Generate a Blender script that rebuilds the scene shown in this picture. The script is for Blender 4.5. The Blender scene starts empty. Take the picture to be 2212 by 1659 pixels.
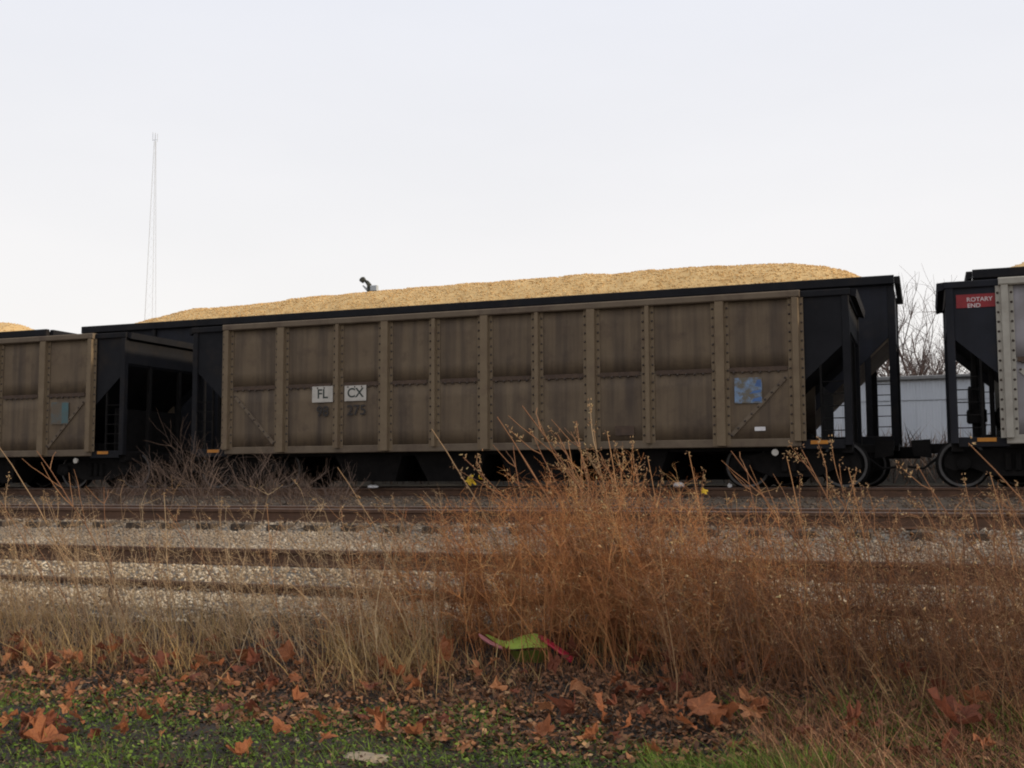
import bpy, math, random
import numpy as np
from mathutils import Matrix, Vector

R = math.radians
rng = np.random.default_rng(11)
random.seed(11)
sc = bpy.context.scene
COL = sc.collection

# ------------------------------------------------------------------ camera
# world: X along the tracks (right), Y away from the camera, Z up, Z = 0 at the head of the loaded track's rails
EYE = 0.30
CAM = np.array([0.0, 0.0, EYE])
YAW, PITCH, ROLL = R(20.4), math.atan(205.5 / 2400), 0.004
fw = np.array([-math.sin(YAW) * math.cos(PITCH), math.cos(YAW) * math.cos(PITCH), math.sin(PITCH)])
rt = np.array([math.cos(YAW), math.sin(YAW), 0.0])
up = np.cross(rt, fw)
rt, up = rt * math.cos(ROLL) - up * math.sin(ROLL), up * math.cos(ROLL) + rt * math.sin(ROLL)
cd = bpy.data.cameras.new('camera')
cam = bpy.data.objects.new('camera', cd); COL.objects.link(cam)
M = Matrix(((rt[0], up[0], -fw[0], 0), (rt[1], up[1], -fw[1], 0), (rt[2], up[2], -fw[2], EYE), (0, 0, 0, 1)))
cam.matrix_world = M
cd.sensor_width = 36.0; cd.lens = 36.0 * 2400 / 2212
cd.clip_start = 0.05; cd.clip_end = 3000
sc.camera = cam

# ------------------------------------------------------------------ sky, sun, exposure
SUN_EL, SUN_AZ = R(14), R(88)         # azimuth measured from +Y (away) towards +X (right)
w = bpy.data.worlds.new('World'); sc.world = w; w.use_nodes = True
nt = w.node_tree; nt.nodes.clear()
out = nt.nodes.new('ShaderNodeOutputWorld'); bg = nt.nodes.new('ShaderNodeBackground')
sky = nt.nodes.new('ShaderNodeTexSky'); sky.sky_type = 'NISHITA'; sky.sun_disc = False
sky.sun_elevation = SUN_EL; sky.sun_rotation = SUN_AZ
sky.air_density = 1.0; sky.dust_density = 1.5
tc = nt.nodes.new('ShaderNodeTexCoord')
mp = nt.nodes.new('ShaderNodeMapping'); mp.inputs['Scale'].default_value = (1.0, 1.0, 3.2)
n1 = nt.nodes.new('ShaderNodeTexNoise'); n1.inputs['Scale'].default_value = 2.1; n1.inputs['Detail'].default_value = 5; n1.inputs['Roughness'].default_value = 0.5
cr = nt.nodes.new('ShaderNodeValToRGB')
cr.color_ramp.elements[0].position = 0.36; cr.color_ramp.elements[0].color = (0.955, 0.955, 0.955, 1)
cr.color_ramp.elements[1].position = 0.62; cr.color_ramp.elements[1].color = (1, 1, 1, 1)
# thin overcast: a little whiter and warmer low down, cooler overhead
sp = nt.nodes.new('ShaderNodeSeparateXYZ')
cz = nt.nodes.new('ShaderNodeValToRGB')
cz.color_ramp.elements[0].position = 0.0; cz.color_ramp.elements[0].color = (1.02, 0.985, 0.935, 1)
e = cz.color_ramp.elements.new(0.22); e.color = (0.975, 0.955, 0.93, 1)
cz.color_ramp.elements[1].position = 0.55; cz.color_ramp.elements[1].color = (0.78, 0.815, 0.92, 1)
sc10 = nt.nodes.new('ShaderNodeVectorMath'); sc10.operation = 'SCALE'; sc10.inputs['Scale'].default_value = 10.0
mx = nt.nodes.new('ShaderNodeMix'); mx.data_type = 'RGBA'
bg.inputs['Strength'].default_value = 0.1
L = nt.links.new
L(tc.outputs['Generated'], mp.inputs['Vector']); L(mp.outputs['Vector'], n1.inputs['Vector']); L(n1.outputs['Fac'], cr.inputs['Fac'])
L(tc.outputs['Generated'], sp.inputs['Vector']); L(sp.outputs['Z'], cz.inputs['Fac'])
L(cz.outputs['Color'], sc10.inputs[0])
L(cr.outputs['Color'], mx.inputs['Factor']); L(sky.outputs['Color'], mx.inputs[6]); L(sc10.outputs['Vector'], mx.inputs[7])
L(mx.outputs[2], bg.inputs['Color']); L(bg.outputs['Background'], out.inputs['Surface'])

sd = bpy.data.lights.new('sun', 'SUN'); sd.energy = 3.0; sd.angle = R(4); sd.color = (1.0, 0.83, 0.60)
so = bpy.data.objects.new('sun', sd); COL.objects.link(so)
sv = Vector((math.sin(SUN_AZ) * math.cos(SUN_EL), math.cos(SUN_AZ) * math.cos(SUN_EL), math.sin(SUN_EL)))
so.rotation_euler = sv.to_track_quat('Z', 'Y').to_euler(); so.location = (30, 20, 30)
sc.view_settings.view_transform = 'Standard'; sc.view_settings.look = 'None'
sc.view_settings.exposure = 0.0; sc.view_settings.gamma = 1.0
sc.cycles.filter_width = 2.0          # the photograph is a soft hand-held snapshot
sc.cycles.max_bounces = 4

# ------------------------------------------------------------------ helpers
def ray(px, py):
    d = fw + rt * ((px - 1106) / 2400) + up * ((829.5 - py) / 2400)
    return d
def at(px, py, Y):
    d = ray(px, py); return CAM + d * (Y / d[1])

PROF = [(-40, -1.27), (3, -1.25), (6.8, -1.23), (7.9, -1.14), (8.8, -1.06), (8.97, -1.03), (9.06, -0.95), (9.45, -0.87), (9.62, -0.85), (9.76, -0.745), (10.02, -0.635), (10.18, -0.60),
        (10.5, -0.46), (11.6, -0.42), (12.5, -0.36), (12.9, -0.27), (14.6, -0.25), (15.6, -0.34), (18.4, -0.28), (19.8, -0.07), (28.2, -0.07), (30.2, 0.85), (33, 0.95), (40, 0.5), (60, -0.2), (2000, -0.5)]
PY = np.array([p[0] for p in PROF]); PZ = np.array([p[1] for p in PROF])
def vnoise(x, y, s, seed=0):
    x = np.asarray(x) * s + seed * 17.3; y = np.asarray(y) * s + seed * 9.1
    xi = np.floor(x); yi = np.floor(y); fx = x - xi; fy = y - yi
    fx = fx * fx * (3 - 2 * fx); fy = fy * fy * (3 - 2 * fy)
    def h(a, b):
        v = np.sin(a * 127.1 + b * 311.7 + seed * 74.7) * 43758.5453
        return v - np.floor(v)
    return (h(xi, yi) * (1 - fx) + h(xi + 1, yi) * fx) * (1 - fy) + (h(xi, yi + 1) * (1 - fx) + h(xi + 1, yi + 1) * fx) * fy
def zg(x, y):
    x = np.asarray(x, float); y = np.asarray(y, float)
    yy = y + (vnoise(x, y * 0, 0.7, 3) - 0.5) * 0.3 * np.clip((y - 7) / .5, 0, 1) * np.clip((9.4 - y) / .4, 0, 1) 
    z = np.interp(yy, PY, PZ)
    near = np.clip((9.3 - y) / 1.4, 0, 1)
    z = z + ((vnoise(x, y, 0.9, 1) - 0.5) * 0.10 + (vnoise(x, y, 3.1, 2) - 0.5) * 0.05) * near
    mid = np.clip((y - 15) / 1, 0, 1) * np.clip((19 - y) / 1, 0, 1)
    return z + (vnoise(x, y, 1.2, 5) - 0.5) * 0.1 * mid
def ground_at(px, py):
    d = ray(px, py); t = 3.0
    while t < 60:
        p = CAM + d * t
        if p[2] <= float(zg(p[0], p[1])): return p
        t += 0.03
    return CAM + d * t

def npmesh(name, V, F, rnd=None, smooth=False):
    V = np.asarray(V, np.float32); F = np.asarray(F, np.int32)
    me = bpy.data.meshes.new(name); n, k = F.shape
    me.vertices.add(len(V)); me.vertices.foreach_set('co', V.ravel())
    me.loops.add(n * k); me.loops.foreach_set('vertex_index', F.ravel())
    me.polygons.add(n); me.polygons.foreach_set('loop_start', np.arange(0, n * k, k, dtype=np.int32))
    try: me.polygons.foreach_set('loop_total', np.full(n, k, dtype=np.int32))
    except Exception: pass
    if rnd is not None:
        a = me.attributes.new('rnd', 'FLOAT', 'POINT'); a.data.foreach_set('value', np.asarray(rnd, np.float32))
    me.update(calc_edges=True); me.validate()
    if smooth: me.polygons.foreach_set('use_smooth', np.ones(n, bool))
    return me

class MB:
    def __init__(s): s.v = []; s.f = []
    def add(s, vs, fs):
        o = len(s.v); s.v += [tuple(map(float, p)) for p in vs]; s.f += [tuple(i + o for i in f) for f in fs]; return s
    def box(s, x0, x1, y0, y1, z0, z1):
        return s.add([(x0, y0, z0), (x1, y0, z0), (x1, y1, z0), (x0, y1, z0), (x0, y0, z1), (x1, y0, z1), (x1, y1, z1), (x0, y1, z1)],
                     [(0, 3, 2, 1), (4, 5, 6, 7), (0, 1, 5, 4), (1, 2, 6, 5), (2, 3, 7, 6), (3, 0, 4, 7)])
    def cbox(s, x0, x1, y0, y1, z0, z1, c=0.012):
        # box whose long edges are chamfered (octagon swept along its longest side)
        d = [x1 - x0, y1 - y0, z1 - z0]; ax = d.index(max(d))
        lo = [x0, y0, z0]; hi = [x1, y1, z1]; a, b = [i for i in range(3) if i != ax]
        c = min(c, (hi[a] - lo[a]) * .4, (hi[b] - lo[b]) * .4)
        pr = [(lo[a] + c, lo[b]), (hi[a] - c, lo[b]), (hi[a], lo[b] + c), (hi[a], hi[b] - c), (hi[a] - c, hi[b]), (lo[a] + c, hi[b]), (lo[a], hi[b] - c), (lo[a], lo[b] + c)]
        vs = []
        for e in (lo[ax], hi[ax]):
            for p, q in pr:
                t = [0, 0, 0]; t[ax] = e; t[a] = p; t[b] = q; vs.append(t)
        fs = [(i, (i + 1) % 8, 8 + (i + 1) % 8, 8 + i) for i in range(8)] + [tuple(range(7, -1, -1)), tuple(range(8, 16))]
        return s.add(vs, fs)
    def prism_y(s, poly, y0, y1):
        n = len(poly); vs = [(x, y0, z) for x, z in poly] + [(x, y1, z) for x, z in poly]
        return s.add(vs, [tuple(range(n)), tuple(range(2 * n - 1, n - 1, -1))] + [(i, n + i, n + (i + 1) % n, (i + 1) % n) for i in range(n)])
    def prism_x(s, poly, x0, x1):
        n = len(poly); vs = [(x0, y, z) for y, z in poly] + [(x1, y, z) for y, z in poly]
        return s.add(vs, [tuple(range(n)), tuple(range(2 * n - 1, n - 1, -1))] + [(i, n + i, n + (i + 1) % n, (i + 1) % n) for i in range(n)])
    def tube(s, pts, r, n=6, cap=True):
        pts = [np.array(p, float) for p in pts]
        rs = r if hasattr(r, '__len__') else [r] * len(pts)
        vs = []
        for i, p in enumerate(pts):
            d = pts[min(i + 1, len(pts) - 1)] - pts[max(i - 1, 0)]; d = d / (np.linalg.norm(d) + 1e-9)
            a = np.cross(d, (0, 0, 1)) if abs(d[2]) < .9 else np.cross(d, (1, 0, 0)); a /= np.linalg.norm(a); b = np.cross(d, a)
            for k in range(n):
                t = 2 * math.pi * k / n; vs.append(p + rs[i] * (a * math.cos(t) + b * math.sin(t)))
        fs = [(i * n + k, i * n + (k + 1) % n, (i + 1) * n + (k + 1) % n, (i + 1) * n + k) for i in range(len(pts) - 1) for k in range(n)]
        if cap: fs += [tuple(range(n - 1, -1, -1)), tuple(range((len(pts) - 1) * n, len(pts) * n))]
        return s.add(vs, fs)
    def lathe_y(s, prof, cx, cz, n=28):
        # prof: list of (radius, y), revolved round the y axis through (cx, cz)
        vs = []
        for r, y in prof:
            for k in range(n):
                t = 2 * math.pi * k / n; vs.append((cx + r * math.cos(t), y, cz + r * math.sin(t)))
        m = len(prof)
        fs = [(i * n + k, i * n + (k + 1) % n, (i + 1) * n + (k + 1) % n, (i + 1) * n + k) for i in range(m - 1) for k in range(n)]
        fs += [tuple(range(n - 1, -1, -1)), tuple(range((m - 1) * n, m * n))]
        return s.add(vs, fs)
    def mesh(s, name, mat, smooth=False):
        me = bpy.data.meshes.new(name); me.from_pydata(s.v, [], s.f); me.update()
        if mat: me.materials.append(mat)
        if smooth: me.polygons.foreach_set('use_smooth', [True] * len(me.polygons))
        return me
    def build(s, name, mat, parent=None, loc=None, smooth=False):
        return put(name, s.mesh(name, mat, smooth), parent, loc)

def put(name, me, parent=None, loc=None):
    o = bpy.data.objects.new(name, me); COL.objects.link(o)
    if parent is not None: o.parent = parent
    if loc is not None: o.location = loc
    return o
def empty(name, loc=(0, 0, 0), label=None, cat=None, group=None, kind=None):
    o = bpy.data.objects.new(name, None); COL.objects.link(o); o.location = loc; o.empty_display_size = .2
    return tag(o, label, cat, group, kind)
def tag(o, label=None, cat=None, group=None, kind=None):
    if label: o['label'] = label
    if cat: o['category'] = cat
    if group: o['group'] = group
    if kind: o['kind'] = kind
    return o

# ------------------------------------------------------------------ materials
def mat(name, c1, c2=None, scale=6.0, rough=0.85, detail=6, stretch=None, bump=0.0, bscale=None, c3=None, scale3=1.2, thr3=(.5, .62), metal=0.0, attr=False, spec=0.3, streak=None, trans=False):
    m = bpy.data.materials.new(name); m.use_nodes = True; t = m.node_tree; n = t.nodes; lk = t.links.new
    b = n['Principled BSDF']; b.inputs['Roughness'].default_value = rough; b.inputs['Metallic'].default_value = metal
    b.inputs['Specular IOR Level'].default_value = spec
    c2 = c2 or tuple(x * .6 for x in c1)
    tcn = n.new('ShaderNodeTexCoord'); mpn = n.new('ShaderNodeMapping')
    mpn.inputs['Scale'].default_value = stretch or (1, 1, 1)
    info = n.new('ShaderNodeObjectInfo'); addv = n.new('ShaderNodeVectorMath'); addv.operation = 'MULTIPLY_ADD'
    addv.inputs[1].default_value = (37.0, 11.0, 23.0)
    lk(info.outputs['Random'], addv.inputs[0]); lk(tcn.outputs['Object'], addv.inputs[2]); lk(addv.outputs['Vector'], mpn.inputs['Vector'])
    ramp = n.new('ShaderNodeValToRGB'); ramp.color_ramp.elements[0].color = (*c2, 1); ramp.color_ramp.elements[1].color = (*c1, 1)
    if attr:
        a = n.new('ShaderNodeAttribute'); a.attribute_name = 'rnd'; fac = a.outputs['Fac']
        ramp.color_ramp.elements[0].position = 0.0; ramp.color_ramp.elements[1].position = 1.0
        if c3:
            e3 = ramp.color_ramp.elements.new(0.86); e3.color = (*c1, 1); ramp.color_ramp.elements[2].color = (*c3, 1)
    else:
        ns = n.new('ShaderNodeTexNoise'); ns.inputs['Scale'].default_value = scale; ns.inputs['Detail'].default_value = detail; ns.inputs['Roughness'].default_value = .6
        lk(mpn.outputs['Vector'], ns.inputs['Vector']); fac = ns.outputs['Fac']
        ramp.color_ramp.elements[0].position = 0.33; ramp.color_ramp.elements[1].position = 0.66
    lk(fac, ramp.inputs['Fac']); colr = ramp.outputs['Color']
    if c3 and not attr:
        n3 = n.new('ShaderNodeTexNoise'); n3.inputs['Scale'].default_value = scale3; n3.inputs['Detail'].default_value = 8; n3.inputs['Roughness'].default_value = .65
        lk(addv.outputs['Vector'], n3.inputs['Vector'])
        r3 = n.new('ShaderNodeValToRGB'); r3.color_ramp.elements[0].position = thr3[0]; r3.color_ramp.elements[1].position = thr3[1]
        lk(n3.outputs['Fac'], r3.inputs['Fac'])
        mm = n.new('ShaderNodeMix'); mm.data_type = 'RGBA'; mm.inputs[7].default_value = (*c3, 1)
        lk(r3.outputs['Color'], mm.inputs['Factor']); lk(colr, mm.inputs[6]); colr = mm.outputs[2]
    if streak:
        # grime and painted-in shading of bowed sheets: noise stretched along z
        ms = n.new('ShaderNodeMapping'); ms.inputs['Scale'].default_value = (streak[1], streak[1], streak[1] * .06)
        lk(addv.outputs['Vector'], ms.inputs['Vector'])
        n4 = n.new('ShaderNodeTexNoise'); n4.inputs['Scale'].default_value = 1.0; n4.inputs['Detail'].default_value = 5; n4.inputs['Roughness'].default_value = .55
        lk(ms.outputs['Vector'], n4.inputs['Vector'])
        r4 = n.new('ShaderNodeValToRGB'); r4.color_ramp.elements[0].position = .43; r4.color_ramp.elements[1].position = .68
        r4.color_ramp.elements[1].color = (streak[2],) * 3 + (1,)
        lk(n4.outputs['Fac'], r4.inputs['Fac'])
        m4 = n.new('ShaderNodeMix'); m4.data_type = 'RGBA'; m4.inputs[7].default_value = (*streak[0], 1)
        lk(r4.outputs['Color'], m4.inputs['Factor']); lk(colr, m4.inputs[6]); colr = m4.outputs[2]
    lk(colr, b.inputs['Base Color'])
    if bump:
        nb = n.new('ShaderNodeTexNoise'); nb.inputs['Scale'].default_value = bscale or scale * 3; nb.inputs['Detail'].default_value = 6
        lk(mpn.outputs['Vector'], nb.inputs['Vector'])
        bp = n.new('ShaderNodeBump'); bp.inputs['Strength'].default_value = 1.0; bp.inputs['Distance'].default_value = bump
        lk(nb.outputs['Fac'], bp.inputs['Height']); lk(bp.outputs['Normal'], b.inputs['Normal'])
    if trans:
        tr = n.new('ShaderNodeBsdfTranslucent'); mxs = n.new('ShaderNodeMixShader'); mxs.inputs['Fac'].default_value = .3
        lk(colr, tr.inputs['Color']); lk(b.outputs['BSDF'], mxs.inputs[1]); lk(tr.outputs['BSDF'], mxs.inputs[2]); lk(mxs.outputs['Shader'], n['Material Output'].inputs['Surface'])
    return m

MT = {}
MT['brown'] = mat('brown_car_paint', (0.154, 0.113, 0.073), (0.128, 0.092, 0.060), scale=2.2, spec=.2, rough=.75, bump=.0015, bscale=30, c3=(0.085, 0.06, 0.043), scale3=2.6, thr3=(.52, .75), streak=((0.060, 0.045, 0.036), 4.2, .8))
MT['brown_post'] = mat('brown_post_paint', (0.178, 0.130, 0.079), (0.148, 0.105, 0.064), scale=3.5, rough=.7, bump=.001, bscale=40, c3=(0.12, 0.08, 0.053), scale3=3.2, thr3=(.55, .78))
MT['brown_rail'] = mat('brown_sill_paint', (0.15, 0.113, 0.077), (0.118, 0.088, 0.06), scale=2.5, rough=.75, bump=.001, bscale=40, c3=(0.09, 0.062, 0.045), scale3=2.4, thr3=(.48, .7))
MT['rust'] = mat('rusty_seam', (0.092, 0.06, 0.042), (0.058, 0.04, 0.031), scale=9, rough=.9)
MT['rivet'] = mat('dark_rivet', (0.075, 0.055, 0.042), (0.045, 0.035, 0.03), scale=9, rough=.7)
MT['black'] = mat('black_end_paint', (0.0135, 0.0135, 0.016), (0.009, 0.009, 0.011), scale=2.0, spec=.15, rough=.75, bump=.001, bscale=30, c3=(0.022, 0.018, 0.016), scale3=1.8, thr3=(.52, .72))
MT['under'] = mat('grimy_steel', (0.013, 0.0115, 0.011), (0.007, 0.0065, 0.0065), spec=.12, scale=5, rough=.9, bump=.003, bscale=20)
MT['bluegrey'] = mat('blue_black_paint', (0.021, 0.022, 0.029), (0.014, 0.015, 0.020), scale=1.6, spec=.15, rough=.7, bump=.001, bscale=30, c3=(0.027, 0.024, 0.024), scale3=1.5, thr3=(.52, .72), streak=((0.012, 0.0115, 0.013), 3.0, .6))
MT['wheel_rim'] = mat('worn_wheel_rim', (0.10, 0.095, 0.095), (0.06, 0.055, 0.052), scale=7, rough=.6)
MT['grey_panel'] = mat('pale_grey_car_paint', (0.29, 0.27, 0.28), (0.225, 0.21, 0.215), scale=2, rough=.65, bump=.0015, bscale=30, c3=(0.2, 0.175, 0.16), scale3=2.4, thr3=(.52, .78), streak=((0.17, 0.155, 0.155), 5.0, .7))
MT['grey_post'] = mat('pale_grey_post_paint', (0.37, 0.345, 0.295), (0.29, 0.265, 0.225), scale=3.5, rough=.65, c3=(0.25, 0.215, 0.18), scale3=3, thr3=(.55, .78))
MT['plate'] = mat('dirty_white_plate', (0.50, 0.47, 0.42), (0.39, 0.36, 0.32), scale=5, rough=.7, c3=(.25, .22, .19), scale3=5, thr3=(.55, .8))
MT['letter'] = mat('dark_green_lettering', (0.045, 0.055, 0.047), (0.03, 0.036, 0.032), rough=.7)
MT['number'] = mat('faded_dark_numbers', (0.040, 0.034, 0.031), (0.03, 0.027, 0.026), rough=.8)
MT['white_letter'] = mat('white_lettering', (0.62, 0.55, 0.54), (0.5, 0.42, 0.42), rough=.6)
MT['red_plate'] = mat('faded_red_plate', (0.26, 0.024, 0.028), (0.2, 0.02, 0.024), rough=.6)
MT['blue_card'] = mat('faded_blue_decal', (0.18, 0.27, 0.41), (0.14, 0.18, 0.24), scale=9, rough=.7, c3=(.13, .115, .09), scale3=7, thr3=(.42, .56))
MT['blue_ink'] = mat('blue_decal_ink', (0.075, 0.15, 0.33), (0.055, 0.10, 0.23), rough=.6)
MT['teal_card'] = mat('faded_teal_decal', (0.085, 0.115, 0.115), (0.10, 0.10, 0.09), scale=8, rough=.7, c3=(.115, .09, .065), scale3=5, thr3=(.36, .52))
MT['teal_ink'] = mat('teal_decal_ink', (0.06, 0.125, 0.135), (0.08, 0.10, 0.095), rough=.6)
MT['orange'] = mat('orange_reflector', (0.50, 0.20, 0.02), (0.36, 0.13, 0.015), rough=.4)
MT['white'] = mat('chalk_white', (0.72, 0.71, 0.70), (0.58, 0.55, 0.55), rough=.7)
MT['chips'] = mat('wood_chips', (0.72, 0.50, 0.235), (0.55, 0.36, 0.155), scale=11, rough=.95, bump=.012, bscale=34, c3=(.48, .31, .135), scale3=2.2, thr3=(.48, .75))
MT['chip_bits'] = mat('wood_chip_bits', (0.74, 0.52, 0.25), (0.54, 0.34, 0.14), attr=True, rough=.9, c3=(.82, .62, .36))
MT['rail'] = mat('rusty_rail_steel', (0.115, 0.062, 0.038), (0.07, 0.04, 0.027), scale=6, rough=.85, bump=.001)
MT['railtop'] = mat('polished_rail_head', (0.33, 0.29, 0.28), (0.22, 0.17, 0.15), scale=5, rough=.5, metal=.3)
MT['tie'] = mat('weathered_tie', (0.085, 0.062, 0.045), (0.045, 0.034, 0.027), scale=3, stretch=(8, 1, 8), rough=.95, bump=.006)
MT['stone'] = mat('ballast_stone', (0.32, 0.26, 0.195), (0.135, 0.106, 0.08), attr=True, rough=.95, c3=(.44, .375, .295))
MT['pale_stone'] = mat('pale_crushed_stone', (0.54, 0.445, 0.325), (0.30, 0.235, 0.165), attr=True, rough=.95, c3=(.66, .575, .45))
MT['dark_stone'] = mat('oil_stained_ballast', (0.135, 0.10, 0.075), (0.05, 0.037, 0.029), attr=True, rough=.95, c3=(.22, .18, .14))
MT['brush'] = mat('reddish_dry_stems', (0.50, 0.225, 0.085), (0.24, 0.092, 0.038), attr=True, rough=.9, c3=(.52, .33, .15))
MT['brush_dark'] = mat('dark_dry_stems', (0.25, 0.115, 0.055), (0.10, 0.05, 0.03), attr=True, rough=.9, c3=(.36, .23, .12))
MT['straw'] = mat('dry_straw', (0.52, 0.36, 0.16), (0.22, 0.135, 0.06), attr=True, rough=.9, c3=(.5, .36, .17), trans=True)
MT['shrub'] = mat('bare_shrub_bark', (0.15, 0.105, 0.085), (0.07, 0.05, 0.043), attr=True, rough=.9)
MT['weed'] = mat('dry_weed_stem', (0.34, 0.18, 0.085), (0.20, 0.095, 0.05), attr=True, rough=.9, c3=(.5, .33, .17))
MT['pale_weed'] = mat('pale_dry_weed_stem', (0.42, 0.30, 0.175), (0.27, 0.165, 0.09), attr=True, rough=.9, c3=(.55, .42, .26))
MT['seed'] = mat('weed_seed_head', (0.40, 0.27, 0.14), (0.24, 0.13, 0.07), attr=True, rough=.95, c3=(.5, .4, .2))
MT['green'] = mat('green_ground_cover', (0.165, 0.255, 0.036), (0.04, 0.066, 0.015), attr=True, rough=.7, c3=(.20, .25, .04), trans=True)
MT['litter'] = mat('dead_leaf_litter', (0.12, 0.065, 0.035), (0.03, 0.021, 0.016), attr=True, rough=.9, c3=(.30, .19, .12))
MT['leaf_a'] = mat('sycamore_leaf_orange', (0.36, 0.135, 0.055), (0.22, 0.075, 0.035), scale=14, rough=.75, trans=True)
MT['leaf_b'] = mat('sycamore_leaf_tan', (0.46, 0.21, 0.095), (0.30, 0.125, 0.06), scale=14, rough=.75, trans=True)
MT['leaf_c'] = mat('sycamore_leaf_dark', (0.24, 0.075, 0.04), (0.14, 0.05, 0.03), scale=14, rough=.75, trans=True)
MT['petiole'] = mat('leaf_stalk', (0.3, 0.16, 0.08), (0.2, 0.1, 0.05))
MT['lime'] = mat('lime_plastic', (0.52, 0.68, 0.10), (0.38, 0.54, 0.07), scale=5, rough=.35, spec=.5, trans=True)
MT['olive'] = mat('olive_plastic_print', (0.25, 0.31, 0.06), (0.15, 0.17, 0.04), scale=9, rough=.5, trans=True)  # darker printed inner side of the bag
MT['pinkp'] = mat('pink_plastic', (0.62, 0.25, 0.25), (0.42, 0.14, 0.15), scale=6, rough=.35, spec=.5, trans=True)
MT['redp'] = mat('red_plastic', (0.55, 0.03, 0.06), (0.38, 0.02, 0.045), scale=6, rough=.35, spec=.5)
MT['wall_grey'] = mat('pale_grey_metal_cladding', (0.50, 0.525, 0.565), (0.45, 0.475, 0.515), scale=.6, rough=.6)
MT['wall_trim'] = mat('building_eave_trim', (0.20, 0.20, 0.20), (0.15, 0.15, 0.15), rough=.7)
MT['bark'] = mat('bare_tree_bark', (0.11, 0.078, 0.07), (0.07, 0.05, 0.047), attr=True, rough=.95)
MT['steel_grey'] = mat('galvanised_steel', (0.44, 0.45, 0.45), (0.38, 0.38, 0.38), rough=.6)
MT['lampdark'] = mat('dark_fitting', (0.06, 0.06, 0.045), (0.04, 0.04, 0.035), rough=.7)
MT['lampbox'] = mat('pale_floodlight_case', (0.45, 0.47, 0.48), (0.38, 0.4, 0.41), rough=.5)

# ground: dark soil near the camera, gravelly fines towards the tracks
g = bpy.data.materials.new('ground_soil'); g.use_nodes = True; t = g.node_tree; n = t.nodes; lk = t.links.new
b = n['Principled BSDF']; b.inputs['Roughness'].default_value = .95
tcn = n.new('ShaderNodeTexCoord'); s3 = n.new('ShaderNodeSeparateXYZ'); lk(tcn.outputs['Object'], s3.inputs[0])
def nz(scale, detail=8):
    q = n.new('ShaderNodeTexNoise'); q.inputs['Scale'].default_value = scale; q.inputs['Detail'].default_value = detail; q.inputs['Roughness'].default_value = .65
    lk(tcn.outputs['Object'], q.inputs['Vector']); return q.outputs['Fac']
def rp(fac, stops):
    q = n.new('ShaderNodeValToRGB')
    q.color_ramp.elements[0].position = stops[0][0]; q.color_ramp.elements[0].color = (*stops[0][1], 1)
    q.color_ramp.elements[1].position = stops[-1][0]; q.color_ramp.elements[1].color = (*stops[-1][1], 1)
    for p, c in stops[1:-1]:
        ee = q.color_ramp.elements.new(p); ee.color = (*c, 1)
    lk(fac, q.inputs['Fac']); return q.outputs['Color']
def mixc(f, a, c):
    q = n.new('ShaderNodeMix'); q.data_type = 'RGBA'; lk(f, q.inputs['Factor']); lk(a, q.inputs[6]); lk(c, q.inputs[7]); return q.outputs[2]
soil = rp(nz(7), [(.3, (.016, .012, .010)), (.5, (.032, .023, .017)), (.7, (.055, .04, .027))])
grav = rp(nz(28), [(.3, (.085, .072, .058)), (.5, (.17, .15, .125)), (.7, (.30, .27, .23))])
ad = n.new('ShaderNodeMath'); ad.operation = 'MULTIPLY_ADD'; lk(nz(1.7), ad.inputs[0]); ad.inputs[1].default_value = 1.2; lk(s3.outputs['Y'], ad.inputs[2])
mr = n.new('ShaderNodeMapRange'); mr.inputs['From Min'].default_value = 9.45; mr.inputs['From Max'].default_value = 9.85; lk(ad.outputs[0], mr.inputs['Value'])
far = n.new('ShaderNodeMapRange'); far.inputs['From Min'].default_value = 28; far.inputs['From Max'].default_value = 28.5; lk(s3.outputs['Y'], far.inputs['Value'])
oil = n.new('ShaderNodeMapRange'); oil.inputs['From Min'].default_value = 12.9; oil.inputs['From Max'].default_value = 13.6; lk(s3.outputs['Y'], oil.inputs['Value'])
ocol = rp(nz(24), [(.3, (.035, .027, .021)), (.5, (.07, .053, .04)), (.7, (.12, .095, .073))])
fcol = rp(nz(.5), [(.35, (.022, .018, .013)), (.65, (.045, .035, .023))])
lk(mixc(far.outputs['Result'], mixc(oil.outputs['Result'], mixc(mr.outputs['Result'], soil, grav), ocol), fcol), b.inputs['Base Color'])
bp = n.new('ShaderNodeBump'); bp.inputs['Distance'].default_value = .03; lk(nz(22), bp.inputs['Height']); lk(bp.outputs['Normal'], b.inputs['Normal'])
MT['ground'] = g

# ------------------------------------------------------------------ ground
xs = np.unique(np.concatenate([np.arange(-900, -40, 40), np.arange(-40, -16, .8), np.arange(-16, 4, .14), np.arange(4, 30, .8), np.arange(30, 900, 40)]))
ys = np.unique(np.concatenate([np.arange(-60, 2, 4), np.arange(2, 10.6, .09), np.arange(10.6, 21, .2), np.arange(21, 40, 1.5), np.array([50, 70, 100, 150, 220, 320, 480, 700, 1000, 1500, 1900])]))
GX, GY = np.meshgrid(xs, ys); V = np.stack([GX, GY, zg(GX, GY)], -1).reshape(-1, 3)
nx, ny = len(xs), len(ys); I = np.arange(nx * ny).reshape(ny, nx)
F = np.stack([I[:-1, :-1], I[:-1, 1:], I[1:, 1:], I[1:, :-1]], -1).reshape(-1, 4)
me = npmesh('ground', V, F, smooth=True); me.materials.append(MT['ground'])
tag(put('ground', me), kind='structure', label='low lineside ground rising to the tracks')

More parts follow.
